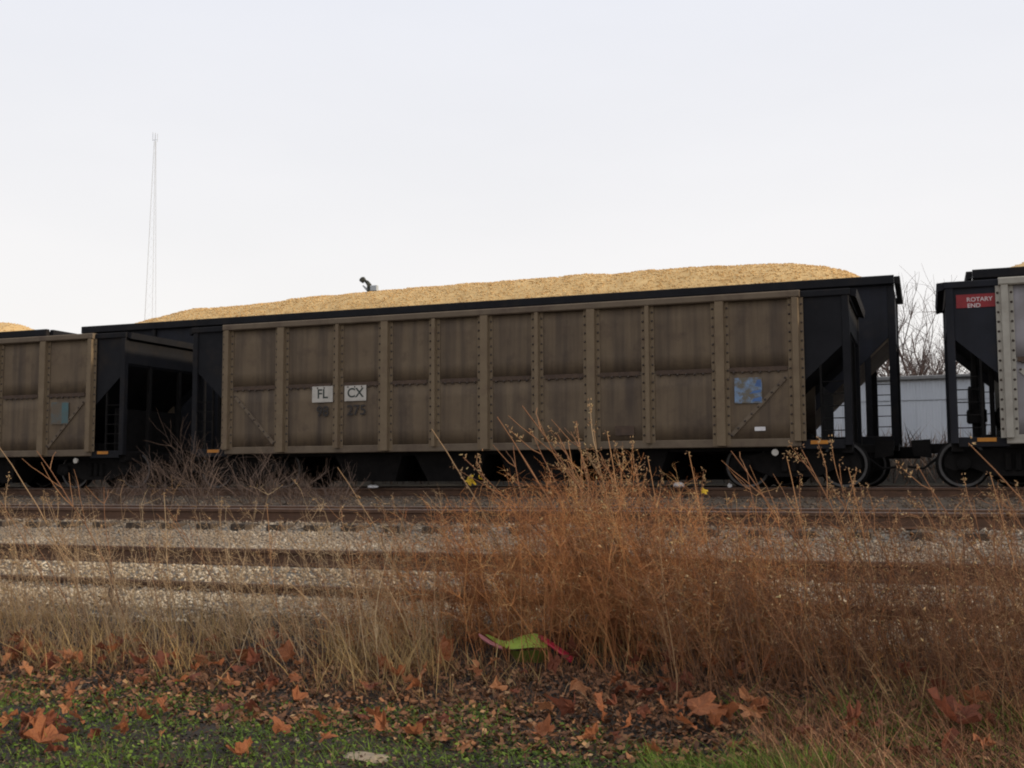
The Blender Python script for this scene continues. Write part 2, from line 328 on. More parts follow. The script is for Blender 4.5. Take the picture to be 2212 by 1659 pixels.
# ------------------------------------------------------------------ tracks
def rail_profile():
    return [(-.07, 0), (.07, 0), (.07, .012), (.012, .03), (.012, .125), (.036, .135), (.036, .168), (.028, .176), (-.028, .176), (-.036, .168), (-.036, .135), (-.012, .125), (-.012, .03), (-.07, .012)]
tie_mesh = MB().cbox(-.11, .11, -1.28, 1.28, -.17, 0, .015).mesh('tie', MT['tie'])
def make_track(name, ynear, ztop, label, x0=-140, x1=60, tx=(-26, 6), polished=True, sag=0.0):
    root = empty(name, (0, ynear + .7175, ztop - .176), label=label, kind='structure')
    for s in (-1, 1):
        base = MB().prism_x([(y, z) for y, z in rail_profile()], x0, x1)
        ro = base.build('rail', MT['rail'], root, (0, s * .7175, 0))
        if polished:
            MB().box(x0, x1, -.027, .027, .1765, .179).build('rail_head', MT['railtop'], ro)
    x = tx[0]
    while x < tx[1]:
        o = put('tie', tie_mesh, root, (x, random.uniform(-.05, .05), -.004 + random.uniform(-.012, 0))); o.rotation_euler.z = random.uniform(-.03, .03)
        x += .56 + random.uniform(-.03, .03)
    return root
make_track('railway_track', 21.15, 0.12, 'track under the brown hopper cars', tx=(-34, 8))
make_track('railway_track', 25.6, 0.12, 'track under the wood chip cars behind', tx=(-40, 8))
make_track('railway_track', 13.0, -.085, 'empty middle track with worn shiny rails', tx=(-22, 5))
make_track('railway_track', 10.22, -.425, 'rusty nearest siding half buried in ballast', tx=(5, 5), polished=False)

# old rail left lying along the bank foot, half sunk in stone
lr = MB()
pts = [(-16, 9.78), (-9, 9.70), (-5, 9.62), (-2, 9.60), (3, 9.52)]
for (xa, ya), (xb, yb) in zip(pts[:-1], pts[1:]):
    vs = []
    for xx, yy in ((xa, ya), (xb, yb)):
        for py_, pz_ in rail_profile(): vs.append((xx, yy + py_, -.90 + pz_ * .95))
    m = 14; lr.add(vs, [(i, m + i, m + (i + 1) % m, (i + 1) % m) for i in range(m)] + [tuple(range(m)), tuple(range(2 * m - 1, m - 1, -1))])
tag(lr.build('scrap_rail', MT['rail']), 'rusty scrap rail lying along the foot of the ballast', 'rail')

# ------------------------------------------------------------------ ballast
def stones(name, x0, x1, y0, y1, n, smin, smax, m, label, shape=None, lift=0.3):
    x = rng.uniform(x0, x1, n); y = rng.uniform(y0, y1, n)
    if shape is not None: k = shape(x, y); x, y = x[k], y[k]; n = len(x)
    z = zg(x, y); s = rng.uniform(smin, smax, n) * .5
    base = np.array([(1, 0, 0), (-1, 0, 0), (0, 1, 0), (0, -1, 0), (0, 0, 1), (0, 0, -1)], float)
    V = base[None] * (s[:, None, None] * rng.uniform(.55, 1.25, (n, 6, 1))) + rng.normal(0, .25, (n, 6, 3)) * s[:, None, None]
    V[:, :, 2] *= .75
    a = rng.uniform(0, 6.28, n); ca, sa = np.cos(a), np.sin(a)
    X = V[:, :, 0] * ca[:, None] - V[:, :, 1] * sa[:, None]; Yv = V[:, :, 0] * sa[:, None] + V[:, :, 1] * ca[:, None]
    V = np.stack([X + x[:, None], Yv + y[:, None], V[:, :, 2] + (z + s * lift)[:, None]], -1)
    f = np.array([(0, 2, 4), (2, 1, 4), (1, 3, 4), (3, 0, 4), (2, 0, 5), (1, 2, 5), (3, 1, 5), (0, 3, 5)])
    F = (np.arange(n) * 6)[:, None, None] + f[None]
    me = npmesh(name, V.reshape(-1, 3), F.reshape(-1, 3), np.repeat(np.clip(rng.uniform(0, 1, n) ** 1.2 * .75 + .7 * vnoise(x, y, .9, 51) - .22, 0, 1), 6)); me.materials.append(m)
    return tag(put(name, me), label, 'ballast', kind='stuff')
stones('pale_ballast', -13, 2.6, 8.95, 10.1, 16500, .02, .06, MT['pale_stone'], 'pale crushed stone along the foot of the siding')
stones('ballast', -14.5, 3.0, 10.28, 12.95, 26000, .025, .06, MT['stone'], 'grey ballast between siding and middle track')
stones('track_ballast', -24, 4.0, 13.05, 20.9, 24000, .03, .08, MT['dark_stone'], 'dark brown ballast around the far tracks')

# ------------------------------------------------------------------ railway cars
def rivet_mesh(pts, r=.024):
    pts = np.array(pts, float); n = len(pts)
    k = 6; ang = np.arange(k) / k * 2 * math.pi
    ring = np.stack([r * np.cos(ang), np.zeros(k), r * np.sin(ang)], -1); ring2 = ring * .55; ring2[:, 1] = -r * .75
    T = np.concatenate([ring, ring2, [[0, -r * .95, 0]]]); V = (pts[:, None] + T[None]).reshape(-1, 3)
    f = []
    for i in range(k):
        j = (i + 1) % k; f += [(i, j, k + j), (i, k + j, k + i), (k + i, k + j, 2 * k)]
    F = (np.arange(n) * (2 * k + 1))[:, None, None] + np.array(f)[None]
    return npmesh('rivets', V, F.reshape(-1, 3))

def make_truck(parent, cx, y0, m, wheel_r=.42):
    """four wheel truck centred at cx, near side frame at y0+.35; gauge centre y0+1.5"""
    tr = empty('truck', (cx, y0 + 1.5, .122)); tr.parent = parent
    for s in (-1, 1):
        yf = s * 1.02
        poly = [(-1.18, .36), (-1.12, .56), (-.78, .60), (-.42, .68), (.42, .68), (.78, .60), (1.12, .56), (1.18, .36), (1.02, .30), (.74, .34), (.40, .20), (-.40, .20), (-.74, .34), (-1.02, .30)]
        fr = MB().prism_y(poly, yf - .06, yf + .06).build('side_frame', MT['under'], tr)
        sp_ = MB()
        for k in (-.16, 0, .16): sp_.tube([(k, yf - s * 0 + s * .075, .30), (k, yf + s * .075, .58)], .06, 8)
        sp_.build('springs', MT['under'], fr)
        for ax in (-.865, .865):
            MB().lathe_y([(.05, yf + s * .05), (.115, yf + s * .065), (.115, yf + s * .15), (.06, yf + s * .17)], ax, wheel_r, 14).build('bearing_cap', MT['under'], fr)
    for ax in (-.865, .865):
        axl = MB().lathe_y([(.075, -1.0), (.085, -.7), (.085, .7), (.075, 1.0)], ax, wheel_r, 12).build('axle', MT['under'], tr)
        for s in (-1, 1):
            prof = [(.05, s * .83), (.13, s * .83), (.15, s * .80), (wheel_r - .10, s * .77), (wheel_r - .075, s * .80), (wheel_r - .07, s * .805), (wheel_r - .015, s * .805), (wheel_r, s * .78), (wheel_r + .004, s * .72), (wheel_r + .03, s * .70), (wheel_r + .02, s * .675), (wheel_r - .06, s * .675), (wheel_r - .1, s * .72), (.1, s * .70), (.05, s * .68)]
            wh = MB().lathe_y(prof, ax, wheel_r, 36).build('wheel', MT['under'], tr, smooth=False)
            n_ = 36; rim = MB(); vs = []
            for rr in (wheel_r - .055, wheel_r - .012):
                for k in range(n_):
                    t_ = 2 * math.pi * k / n_; vs.append((ax + rr * math.cos(t_), s * .809, wheel_r + rr * math.sin(t_)))
            rim.add(vs, [(k, (k + 1) % n_, n_ + (k + 1) % n_, n_ + k) for k in range(n_)]).build('rim', MT['wheel_rim'], wh)
    MB().cbox(-.2, .2, -1.0, 1.0, .38, .62, .03).build('bolster', MT['under'], tr)
    return tr

BAYS = [1.36, 1.36] + [1.10] * 6 + [1.36, 1.36]
CL = 13.9; W = 3.0; END = (CL - sum(BAYS)) / 2
Z0, ZS, ZT = .86, 2.28, 3.67
def panel_mesh(w, h, bow, mt, nx=9, nz=5):
    vs = []; fs = []
    for j in range(nz):
        for i in range(nx):
            u = i / (nx - 1); v = j / (nz - 1)
            edge = (1 - (2 * u - 1) ** 4) * (1 - (2 * v - 1) ** 6)
            vs.append(((u - .5) * w, -.004 - bow * edge, v * h))
    nb = len(vs)
    for j in range(nz - 1):
        for i in range(nx - 1):
            a = j * nx + i; fs.append((a, a + 1, a + nx + 1, a + nx))
    # back sheet so that the panel has thickness
    vs += [(-w / 2, .012, 0), (w / 2, .012, 0), (w / 2, .012, h), (-w / 2, .012, h)]
    fs += [(nb + 3, nb + 2, nb + 1, nb), tuple(range(nx - 1, -1, -1)) + (nb, nb + 1), tuple(range((nz - 1) * nx, nz * nx)) + (nb + 2, nb + 3),
           tuple(i * nx for i in range(nz)) + (nb + 3, nb), tuple(i * nx + nx - 1 for i in range(nz - 1, -1, -1)) + (nb + 1, nb + 2)]
    me = bpy.data.meshes.new('side_panel'); me.from_pydata(vs, [], fs); me.update(); me.materials.append(mt)
    for p in me.polygons: p.use_smooth = len(p.vertices) == 4
    return me
PANELS = {}
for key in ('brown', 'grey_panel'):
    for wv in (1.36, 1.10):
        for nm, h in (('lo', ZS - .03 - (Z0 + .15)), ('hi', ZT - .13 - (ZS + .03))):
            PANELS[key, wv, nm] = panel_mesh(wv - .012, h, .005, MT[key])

def ladder(parent, xa, xb, y, z0, z1, n, depth=.0, mt=None):
    for k in range(n):
        z = z0 + (z1 - z0) * k / (n - 1)
        MB().tube([(xa, y, z), (xb, y, z)], .011, 6).build('rung', mt or MT['under'], parent)

def hopper_end(root, xe, sgn, y0, mt, ztop, lip=True):
    """open slope-sheet end: xe = car end, sgn = +1 for the right end"""
    s = sgn
    xin = xe - s * END
    def bx(xa, xb, *r): return MB().cbox(min(xa, xb), max(xa, xb), *r)
    for side, yy in ((0, y0), (1, y0 + W)):
        ya, yb = (yy + .02, yy + .045) if side == 0 else (yy - .045, yy - .02)
        poly = [(xin, ztop - .13), (xe - s * .06, ztop - .13), (xe - s * .06, ztop - .95), (xin, ztop - 1.75)]
        if s < 0: poly = poly[::-1]
        MB().prism_y(poly, ya, yb).build('end_side_sheet', mt, root)
        cp = bx(xe, xe - s * .13, ya - .03, ya + .10, Z0 + .02, ztop - .1).build('corner_post', mt, root)
        bx(xe - s * .13, xin, ya - .005, ya + .08, Z0 - .05, Z0 + .12).build('end_sill', MT['black'], root)
        if side == 0:
            ladder(cp, xe - s * .13, xe - s * .50, ya + .02, Z0 + .28, Z0 + 1.15, 5)
            bx(xe - s * .50, xe - s * .54, ya, ya + .06, Z0 + .12, Z0 + 1.45).build('ladder_post', MT['under'], root)
        top = bx(xe + s * .02, xin, ya - .05, ya + .09, ztop - .13, ztop - .012).build('end_top_rail', mt, root)
    # end sheet, lip, slope sheet, end posts
    bx(xe - s * .02, xe - s * .05, y0 + .05, y0 + W - .05, ztop - .72, ztop - .10).build('end_sheet', mt, root)
    lipm = MB()
    lp = [(xe + s * .14, ztop - .02), (xe + s * .02, ztop - .006), (xe - s * .06, ztop - .02), (xe + s * .02, ztop - .13), (xe + s * .12, ztop - .16)]
    lipm.prism_y(lp if s > 0 else lp[::-1], y0 + .03, y0 + W - .03).build('end_lip', mt, root)
    sl = MB()
    a = (xe - s * .05, ztop - .70); bb = (xe - s * 2.0, Z0 + .35)
    poly = [a, (a[0], a[1] - .05), (bb[0], bb[1] - .05), bb]
    sl.prism_y(poly if s > 0 else poly[::-1], y0 + .05, y0 + W - .05).build('slope_sheet', mt, root)
    for yy in (.95, 2.05):
        bx(xe - s * .03, xe - s * .12, y0 + yy - .05, y0 + yy + .05, Z0 + .05, ztop - .73).build('end_post', MT['under'], root)
    bx(xe - s * .02, xe - s * .2, y0 + .12, y0 + W - .12, Z0 - .12, Z0 + .10).build('end_beam', MT['under'], root)
    # web under the slope, centre sill, coupler
    bx(xin - s * -.42, xin - s * -.38, y0 + .35, y0 + W - .35, Z0, Z0 + 1.1).build('bulkhead_web', MT['under'], root)
    cpl = MB(); yc = y0 + W / 2
    cpl.cbox(min(xe - s * .3, xe + s * .34), max(xe - s * .3, xe + s * .34), yc - .09, yc + .09, .74, .92, .02)
    cpl.prism_y([(xe + s * .30, .66), (xe + s * .62, .70), (xe + s * .66, .98), (xe + s * .32, 1.0)][::(1 if s > 0 else -1)], yc - .17, yc + .15)
    cpl.build('coupler', MT['under'], root)
    MB().tube([(xe + s * .05, yc - .45, .78), (xe + s * .25, yc - .47, .62), (xe + s * .45, yc - .45, .46), (xe + s * .72, yc - .43, .50)], .025, 6).build('brake_hose', MT['under'], root)
    MB().cbox(min(xe - s * .72, xe - s * .42), max(xe - s * .72, xe - s * .42), y0 + .005, y0 + .0135, Z0 + .04, Z0 + .105, .002).build('reflector', MT['orange'], root)

def text(parent, s, x, y, z, size, mt, name='lettering', xs=1.0, bold=.014):
    cu = bpy.data.curves.new(name, 'FONT'); cu.body = s; cu.size = size; cu.align_x = 'CENTER'; cu.align_y = 'CENTER'; cu.extrude = .001; cu.offset = size * bold
    cu.materials.append(mt)
    tmp = bpy.data.objects.new('tmp_text', cu); COL.objects.link(tmp)
    bpy.context.view_layer.update()
    me = bpy.data.meshes.new_from_object(tmp.evaluated_get(bpy.context.evaluated_depsgraph_get())); me.name = name
    bpy.data.objects.remove(tmp); bpy.data.curves.remove(cu)
    o = put(name, me, parent, (x, y, z)); o.rotation_euler = (R(90), 0, 0); o.scale = (xs, 1, 1)
    return o

def hopper_car(x0, y0, label, panel='brown', post='brown_post', rail_='brown_rail', endm='black', far_detail=True):
    root = empty('hopper_car', (x0, y0, 0), label, 'hopper car', 'hopper cars of the near train')
    x = END; posts = [x]
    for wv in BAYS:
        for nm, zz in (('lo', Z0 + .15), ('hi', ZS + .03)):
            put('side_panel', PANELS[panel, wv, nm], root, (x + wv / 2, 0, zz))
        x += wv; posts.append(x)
    ym = 0.0
    for i, px in enumerate(posts):
        wide = (i % 2 == 1); wd = .18 if wide else .095
        if i in (0, 10): wd = .13
        dp = .10
        zb = Z0 + (.03 if wide else .10)
        q = MB()
        f_ = wd / 2
        pr = [(px - f_ - .075, -.012), (px - f_ - .075, -.022), (px - f_ - .004, -.022), (px - f_ + .012, -dp), (px + f_ - .012, -dp), (px + f_ + .004, -.022), (px + f_ + .075, -.022), (px + f_ + .075, -.012)]
        nn = len(pr); vs = [(a, c, zb) for a, c in pr] + [(a, c, ZT - .125) for a, c in pr]
        q.add(vs, [(k, k + 1, nn + k + 1, nn + k) for k in range(nn - 1)] + [(nn - 1, 0, nn, 2 * nn - 1), tuple(range(nn - 1, -1, -1)), tuple(range(nn, 2 * nn))])
        q.build('side_post', MT[post], root)
    MB().cbox(END - .09, CL - END + .09, -.115, .10, ZT - .13, ZT, .02).build('top_rail', MT[rail_], root)
    MB().cbox(END - .05, CL - END + .05, -.02, .10, Z0, Z0 + .15, .012).build('bottom_sill', MT[rail_], root)
    sm = MB(); 
    for i, wv in enumerate(BAYS):
        sm.box(posts[i] + .16, posts[i + 1] - .16, -.030, -.001, ZS - .045, ZS + .035)
    sm.build('seam_strip', MT['rust'], root)
    for s_, xa in ((1, posts[0]), (-1, posts[10])):
        w_ = 1.36; a = (xa + s_ * .20, 2.10); b_ = (xa + s_ * (w_ - .18), 1.08)
        d = MB(); nrm = np.array([(b_[1] - a[1]), -(b_[0] - a[0])]); nrm = nrm / np.linalg.norm(nrm) * .035
        pl = [(a[0] + nrm[0], a[1] + nrm[1]), (b_[0] + nrm[0], b_[1] + nrm[1]), (b_[0] - nrm[0], b_[1] - nrm[1]), (a[0] - nrm[0], a[1] - nrm[1])]
        d.prism_y(pl, -.036, -.002).build('diagonal_strip', MT[rail_], root)
    rv = []
    for i, px in enumerate(posts):
        off = (.18 if i % 2 else .095) / 2 + .042
        if i in (0, 10): off = .13 / 2 + .042
        for sgn in (-1, 1):
            for z in np.arange(Z0 + .25, ZT - .2, .165): rv.append((px + sgn * off, -.022, z))
    for i, wv in enumerate(BAYS):
        for xx in np.arange(posts[i] + .24, posts[i + 1] - .2, .16): rv.append((xx, -.03, ZS - .06))
    for s_, xa in ((1, posts[0]), (-1, posts[10])):
        for k in range(9):
            u = k / 8; rv.append((xa + s_ * (.20 + u * .98), -.037, 2.10 - 1.02 * u))
    me = rivet_mesh(rv); me.materials.append(MT['rivet']); tag(put('rivets', me, root), kind='stuff')
    # far side sheet, slope floors, hopper bays
    MB().box(END - .05, CL - END + .05, W - .1, W - .02, Z0, ZT - .13).build('far_side_sheet', MT[rail_], root)
    MB().cbox(END - .09, CL - END + .09, W - .1, W + .1, ZT - .13, ZT, .02).build('far_top_rail', MT[rail_], root)
    MB().box(0.2, CL - .2, W / 2 - .2, W / 2 + .2, .82, Z0 + .1).build('centre_sill', MT['under'], root)
    for k in range(4):
        c0 = 3.35 + k * 1.85
        for yy in (.25, 1.75):
            MB().add([(c0, yy, Z0 + .1), (c0 + 1.7, yy, Z0 + .1), (c0 + 1.7, yy + 1.0, Z0 + .1), (c0, yy + 1.0, Z0 + .1), (c0 + .3, yy + .2, .26), (c0 + 1.4, yy + .2, .26), (c0 + 1.4, yy + .8, .26), (c0 + .3, yy + .8, .26)],
                     [(0, 1, 2, 3), (7, 6, 5, 4), (0, 4, 5, 1), (1, 5, 6, 2), (2, 6, 7, 3), (3, 7, 4, 0)]).build('hopper_chute', MT['under'], root)
    MB().box(.9, CL - .9, .30, W - .30, Z0 - .06, Z0 + .3).build('underframe', MT['under'], root)
    for e_, s_ in ((0.0, -1), (CL, 1)):
        hopper_end(root, e_, s_, 0.0, MT[endm], ZT)
    for cx in (1.07, CL - 1.07): make_truck(root, cx, 0.0, None)
    MB().lathe_y([(.03, .02), (.06, .02), (.06, .06), (.03, .07)], CL - END - .42, Z0 - .10, 14).build('gauge_disc', MT['plate'], root)
    return root, posts

# main hopper
MX, NY = -15.10, 20.40
car, PS = hopper_car(MX, NY, 'brown riveted hopper car lettered FL CX in the middle of the picture')
def on_car(px, py, xoff=MX):
    p = at(px, py, NY); return p[0] - xoff, p[2]
def plate(parent, x0_, x1_, z0_, z1_, mt, name, y=-.032, xoff=MX, t_=.006):
    return MB().cbox(x0_, x1_, y - t_, y, z0_, z1_, .002).build(name, mt, parent)
for (pa, pb, tx, nb) in (((676, 870), (721, 834), 'FL', '98'), ((746, 867), (793, 832), 'CX', '275')):
    xa, za = on_car(*pa); xb, zb_ = on_car(*pb)
    pl = plate(car, xa, xb, za, zb_, MT['plate'], 'mark_plate')
    text(pl, tx, (xa + xb) / 2, -.0385, (za + zb_) / 2, .27, MT['letter'], xs=1.0, bold=.02)
    text(car, nb, (xa + xb) / 2 + (.03 if nb == '275' else .01), -.040, za - .20, .30, MT['number'], name='car_number', xs=1.0)
xa, za = on_car(1588, 872); xb, zb_ = on_car(1646, 815)
pl = plate(car, xa, xb, za, zb_, MT['blue_card'], 'decal')
wd, hg = xb - xa, zb_ - za
MB().prism_y([(xa + wd * .74, za + hg * .66), (xa + wd * .97, za + hg * .62), (xa + wd * .97, za + hg * .9), (xa + wd * .84, za + hg * .92)], -.0395, -.0385).build('decal_mark', MT['blue_ink'], pl)
MB().prism_y([(xa + wd * .52, za + hg * .36), (xa + wd * .97, za + hg * .42), (xa + wd * .97, za + hg * .52), (xa + wd * .70, za + hg * .48)], -.0395, -.0385).build('decal_mark', MT['blue_ink'], pl)
MB().prism_y([(xa + wd * .62, za + hg * .06), (xa + wd * .97, za + hg * .06), (xa + wd * .97, za + hg * .24), (xa + wd * .70, za + hg * .18)], -.0395, -.0385).build('decal_mark', MT['blue_ink'], pl)
xa, za = on_car(1631, 931); xb, zb_ = on_car(1654, 922); plate(car, xa, xb, za, zb_, MT['white'], 'tag_plate')
xa, za = on_car(1330, 941); xb, zb_ = on_car(1371, 920); plate(car, xa, xb, za, zb_, MT['rust'], 'dark_patch')

# left hopper
LXR = -16.93
carl, _ = hopper_car(LXR - CL, NY, 'brown hopper car with a faded teal decal, coupled at the left')
xo = LXR - CL
xa, za = on_car(112, 917, xo); xb, zb_ = on_car(151, 868, xo)
pl = plate(carl, xa, xb, za, zb_, MT['teal_card'], 'decal')
MB().box(xa + (xb - xa) * .62, xb - .005, -.0395, -.0385, za + .02, zb_ - .02).build('decal_mark', MT['teal_ink'], pl)
# right hopper
RX0 = .40
carr, _ = hopper_car(RX0, NY, 'pale grey hopper car with red ROTARY END plate at the right edge', 'grey_panel', 'grey_post', 'grey_post', 'bluegrey')
xa, za = on_car(2066, 666, RX0); xb, zb_ = on_car(2157, 632, RX0)
pl = MB().cbox(xa, END - .1, .010, .018, za, zb_, .002).build('warning_plate', MT['red_plate'], carr)
text(pl, 'ROTARY', xa + .37, .0085, zb_ - .095, .10, MT['white_letter'], xs=1.05)
text(pl, 'END', xa + .28, .0085, zb_ - .20, .10, MT['white_letter'], xs=1.05)
# brake gear on the right hopper's end platform
bwm = MB(); ang = [2 * math.pi * k / 24 for k in range(25)]
bwm.tube([(.36 , .9 + .27 * math.cos(a), 1.62 + .27 * math.sin(a)) for a in ang], .025, 6, cap=False)
for k in range(4):
    a = k * math.pi / 2 + .4; bwm.tube([(.36, .9, 1.62), (.36, .9 + .27 * math.cos(a), 1.62 + .27 * math.sin(a))], .016, 5)
bwm.build('brake_wheel', MT['under'], carr)
MB().cbox(.40, .50, .82, .98, 1.0, 2.6, .02).build('brake_stand', MT['under'], carr)
MB().cbox(.66, .74, .45, .53, .9, 2.45, .01).build('brake_rod', MT['under'], carr)
MB().lathe_y([(.05, .5), (.21, .55), (.23, .62), (.23, 1.35), (.21, 1.42), (.05, 1.46)], .98, 1.35, 18).build('air_reservoir', MT['under'], carr)
MB().cbox(.3, .62, .7, 1.1, 1.25, 1.5, .03).build('brake_cylinder', MT['under'], carr)

# ------------------------------------------------------------------ wood chip train behind
FY = 24.75; FW = 3.1; FZ = 4.585; FZ0 = 1.02
def chip_car(x0, x1, label, posts_n=13):
    root = empty('chip_car', (x0, FY, 0), label, 'hopper car', 'wood chip cars of the far train'); Lc = x1 - x0
    zc = 3.36      # where the slope sheet leaves the end
    run = 2.25
    for ya, yb in ((0, .03), (FW - .03, FW)):
        MB().prism_y([(.06, FZ - .02), (Lc - .06, FZ - .02), (Lc - .06, zc), (Lc - run, FZ0 + .15), (run, FZ0 + .15), (.06, zc)], ya, yb).build('side_sheet', MT['bluegrey'], root)
        so_ = -1 if ya == 0 else 1; ye = ya if ya == 0 else yb
        MB().cbox(0, Lc, min(ye, ye + so_ * .13), max(ye, ye + so_ * .13), FZ - .19, FZ, .015).build('top_chord', MT['black'], root)
        MB().cbox(.1, Lc - .1, min(ye, ye + so_ * .10), max(ye, ye + so_ * .10), FZ0 - .08, FZ0 + .15, .015).build('side_sill', MT['black'], root)
        for k in range(posts_n):
            xx = run + .15 + (Lc - 2 * run - .3) * k / (posts_n - 1)
            MB().cbox(xx - .06, xx + .06, min(ye, ye + so_ * .09), max(ye, ye + so_ * .09), FZ0 + .15, FZ - .19, .01).build('side_post', MT['black'], root)
        for e_, s_ in ((0, 1), (Lc, -1)):
            cpo = MB().cbox(min(e_, e_ + s_ * .15), max(e_, e_ + s_ * .15), ya - .02, yb + .02, FZ0 - .05, FZ - .19, .01).build('corner_post', MT['black'], root)
            MB().cbox(min(e_ + s_ * .52, e_ + s_ * .65), max(e_ + s_ * .52, e_ + s_ * .65), ya + .004, yb - .004, FZ0 + .1, zc - .45, .01).build('slope_post', MT['black'], root)
            if ya == 0: ladder(cpo, e_ + s_ * .15, e_ + s_ * .52, .0, FZ0 + .35, FZ0 + 1.25, 5)
    for e_, s_ in ((0, 1), (Lc, -1)):
        MB().cbox(min(e_ + s_ * .03, e_ + s_ * .06), max(e_ + s_ * .03, e_ + s_ * .06), .03, FW - .03, zc - .02, FZ - .05, .005).build('end_sheet', MT['bluegrey'], root)
        poly = [(e_ + s_ * .05, zc), (e_ + s_ * .05, zc - .06), (e_ + s_ * (run + .2), FZ0 + .0), (e_ + s_ * (run + .2), FZ0 + .06)]
        MB().prism_y(poly if s_ < 0 else poly[::-1], .035, FW - .035).build('slope_sheet', MT['brown_rail'], root)
        MB().cbox(min(e_, e_ - s_ * .12), max(e_, e_ - s_ * .12), .02, FW - .02, FZ - .17, FZ - .01, .01).build('end_chord', MT['black'], root)
        MB().cbox(min(e_ - s_ * .4, e_ + s_ * 1), max(e_ - s_ * .4, e_ + s_ * 1), FW / 2 - .16, FW / 2 + .16, .72, .98, .02).build('coupler', MT['under'], root)
        MB().cbox(min(e_ + s_ * .02, e_ + s_ * .2), max(e_ + s_ * .02, e_ + s_ * .2), .05, FW - .05, FZ0 - .15, FZ0 + .04, .02).build('end_beam', MT['under'], root)
    MB().box(.4, Lc - .4, FW / 2 - .2, FW / 2 + .2, .72, FZ0 + .1).build('centre_sill', MT['under'], root)
    MB().box(run + .9, Lc - run - .9, .15, FW - .15, .27, FZ0 + .16).build('underframe', MT['under'], root)
    for cx in (1.6, Lc - 1.6): make_truck(root, cx, .05, None, .45)
    return root
chip_car(-21.96, -.52, 'black chip car heaped with tan load behind the FL CX car')
chip_car(-44.7, -23.2, 'black chip car heaped with tan load, at the far left')
chip_car(1.02, 22.44, 'black chip car behind the pale grey car at the right edge')

def chip_heap(x0, x1, sil, label, dens):
    """sil: silhouette pixels of the crest; crest runs along the car's centre line"""
    YC = FY + FW / 2
    P = np.array([at(px, py, YC) for px, py in sil]); o = np.argsort(P[:, 0]); P = P[o]
    xs_ = np.linspace(x0, x1, int((x1 - x0) / .12)); ys_ = np.linspace(.04, FW - .04, 26)
    crest = np.interp(xs_, P[:, 0], P[:, 2]) - (FZ - .12)
    crest = np.maximum(crest, .0)
    X_, Y_ = np.meshgrid(xs_, ys_)
    u = np.abs(Y_ / FW * 2 - 1)
    prof_ = np.clip(1 - u ** 1.8, 0, 1)
    Z_ = (FZ - .12) + crest[None] * prof_ + (vnoise(X_, Y_, 1.3, 7) - .5) * .06 * (crest[None] > .02) + (vnoise(X_, Y_, 5, 8) - .5) * .025
    V = np.stack([X_, Y_ + FY, Z_], -1).reshape(-1, 3); nx_, ny_ = len(xs_), len(ys_); I = np.arange(nx_ * ny_).reshape(ny_, nx_)
    F = np.stack([I[:-1, :-1], I[:-1, 1:], I[1:, 1:], I[1:, :-1]], -1).reshape(-1, 4)
    me = npmesh('chip_heap', V, F, smooth=True); me.materials.append(MT['chips'])
    ob = tag(put('chip_heap', me), label, 'wood chips', 'wood chip loads of the far train')
    # loose chips on its surface
    k = int(dens); xi = rng.uniform(x0 + .1, x1 - .1, k); yi = rng.uniform(.1, FW * .75, k)
    c = np.interp(xi, xs_, crest); ui = np.abs(yi / FW * 2 - 1)
    zi = (FZ - .12) + c * np.clip(1 - ui ** 1.8, 0, 1) + (vnoise(xi, yi, 1.3, 7) - .5) * .06 * (c > .02) + (vnoise(xi, yi, 5, 8) - .5) * .025 + .008
    keep = c > .06; xi, yi, zi = xi[keep], yi[keep], zi[keep]; k = len(xi)
    bx_ = np.array([(a, b_, c_) for c_ in (-1, 1) for b_ in (-1, 1) for a in (-1, 1)], float) * .5
    D = np.stack([rng.uniform(.02, .06, k), rng.uniform(.015, .035, k), rng.uniform(.006, .012, k)], -1)
    B = bx_[None] * D[:, None]
    A = rng.normal(0, 1, (k, 3, 3)); Q, _r = np.linalg.qr(A); B = np.einsum('kij,kpj->kpi', Q, B)
    B[:, :, 2] *= .6
    V = (B + np.stack([xi, yi + FY, zi], -1)[:, None]).reshape(-1, 3)
    f = np.array([(0, 2, 3, 1), (4, 5, 7, 6), (0, 1, 5, 4), (1, 3, 7, 5), (3, 2, 6, 7), (2, 0, 4, 6)])
    F = ((np.arange(k) * 8)[:, None, None] + f[None]).reshape(-1, 4)
    m2 = npmesh('loose_chips', V, F, np.repeat(rng.uniform(0, 1, k), 8)); m2.materials.append(MT['chip_bits'])
    tag(put('loose_chips', m2, ob), kind='stuff')
chip_heap(-21.8, -.7, [(280, 722), (325, 702), (350, 692), (430, 668), (520, 662), (600, 655), (640, 647), (800, 632), (1000, 616), (1200, 601), (1400, 586), (1500, 580), (1650, 573), (1720, 573), (1780, 579), (1830, 591), (1866, 607), (1900, 630)],
          'long tan wood chip heap in the middle of the picture', 12000)
chip_heap(-44.5, -23.4, [(-800, 745), (-400, 715), (-60, 697), (0, 696), (45, 702), (72, 716), (100, 740)], 'tan wood chip heap cut off by the left edge', 3000)
chip_heap(1.25, 22.2, [(2100, 620), (2140, 592), (2212, 571), (2330, 552), (2900, 500), (3200, 500)], 'small corner of tan chip heap at the top right', 1500)

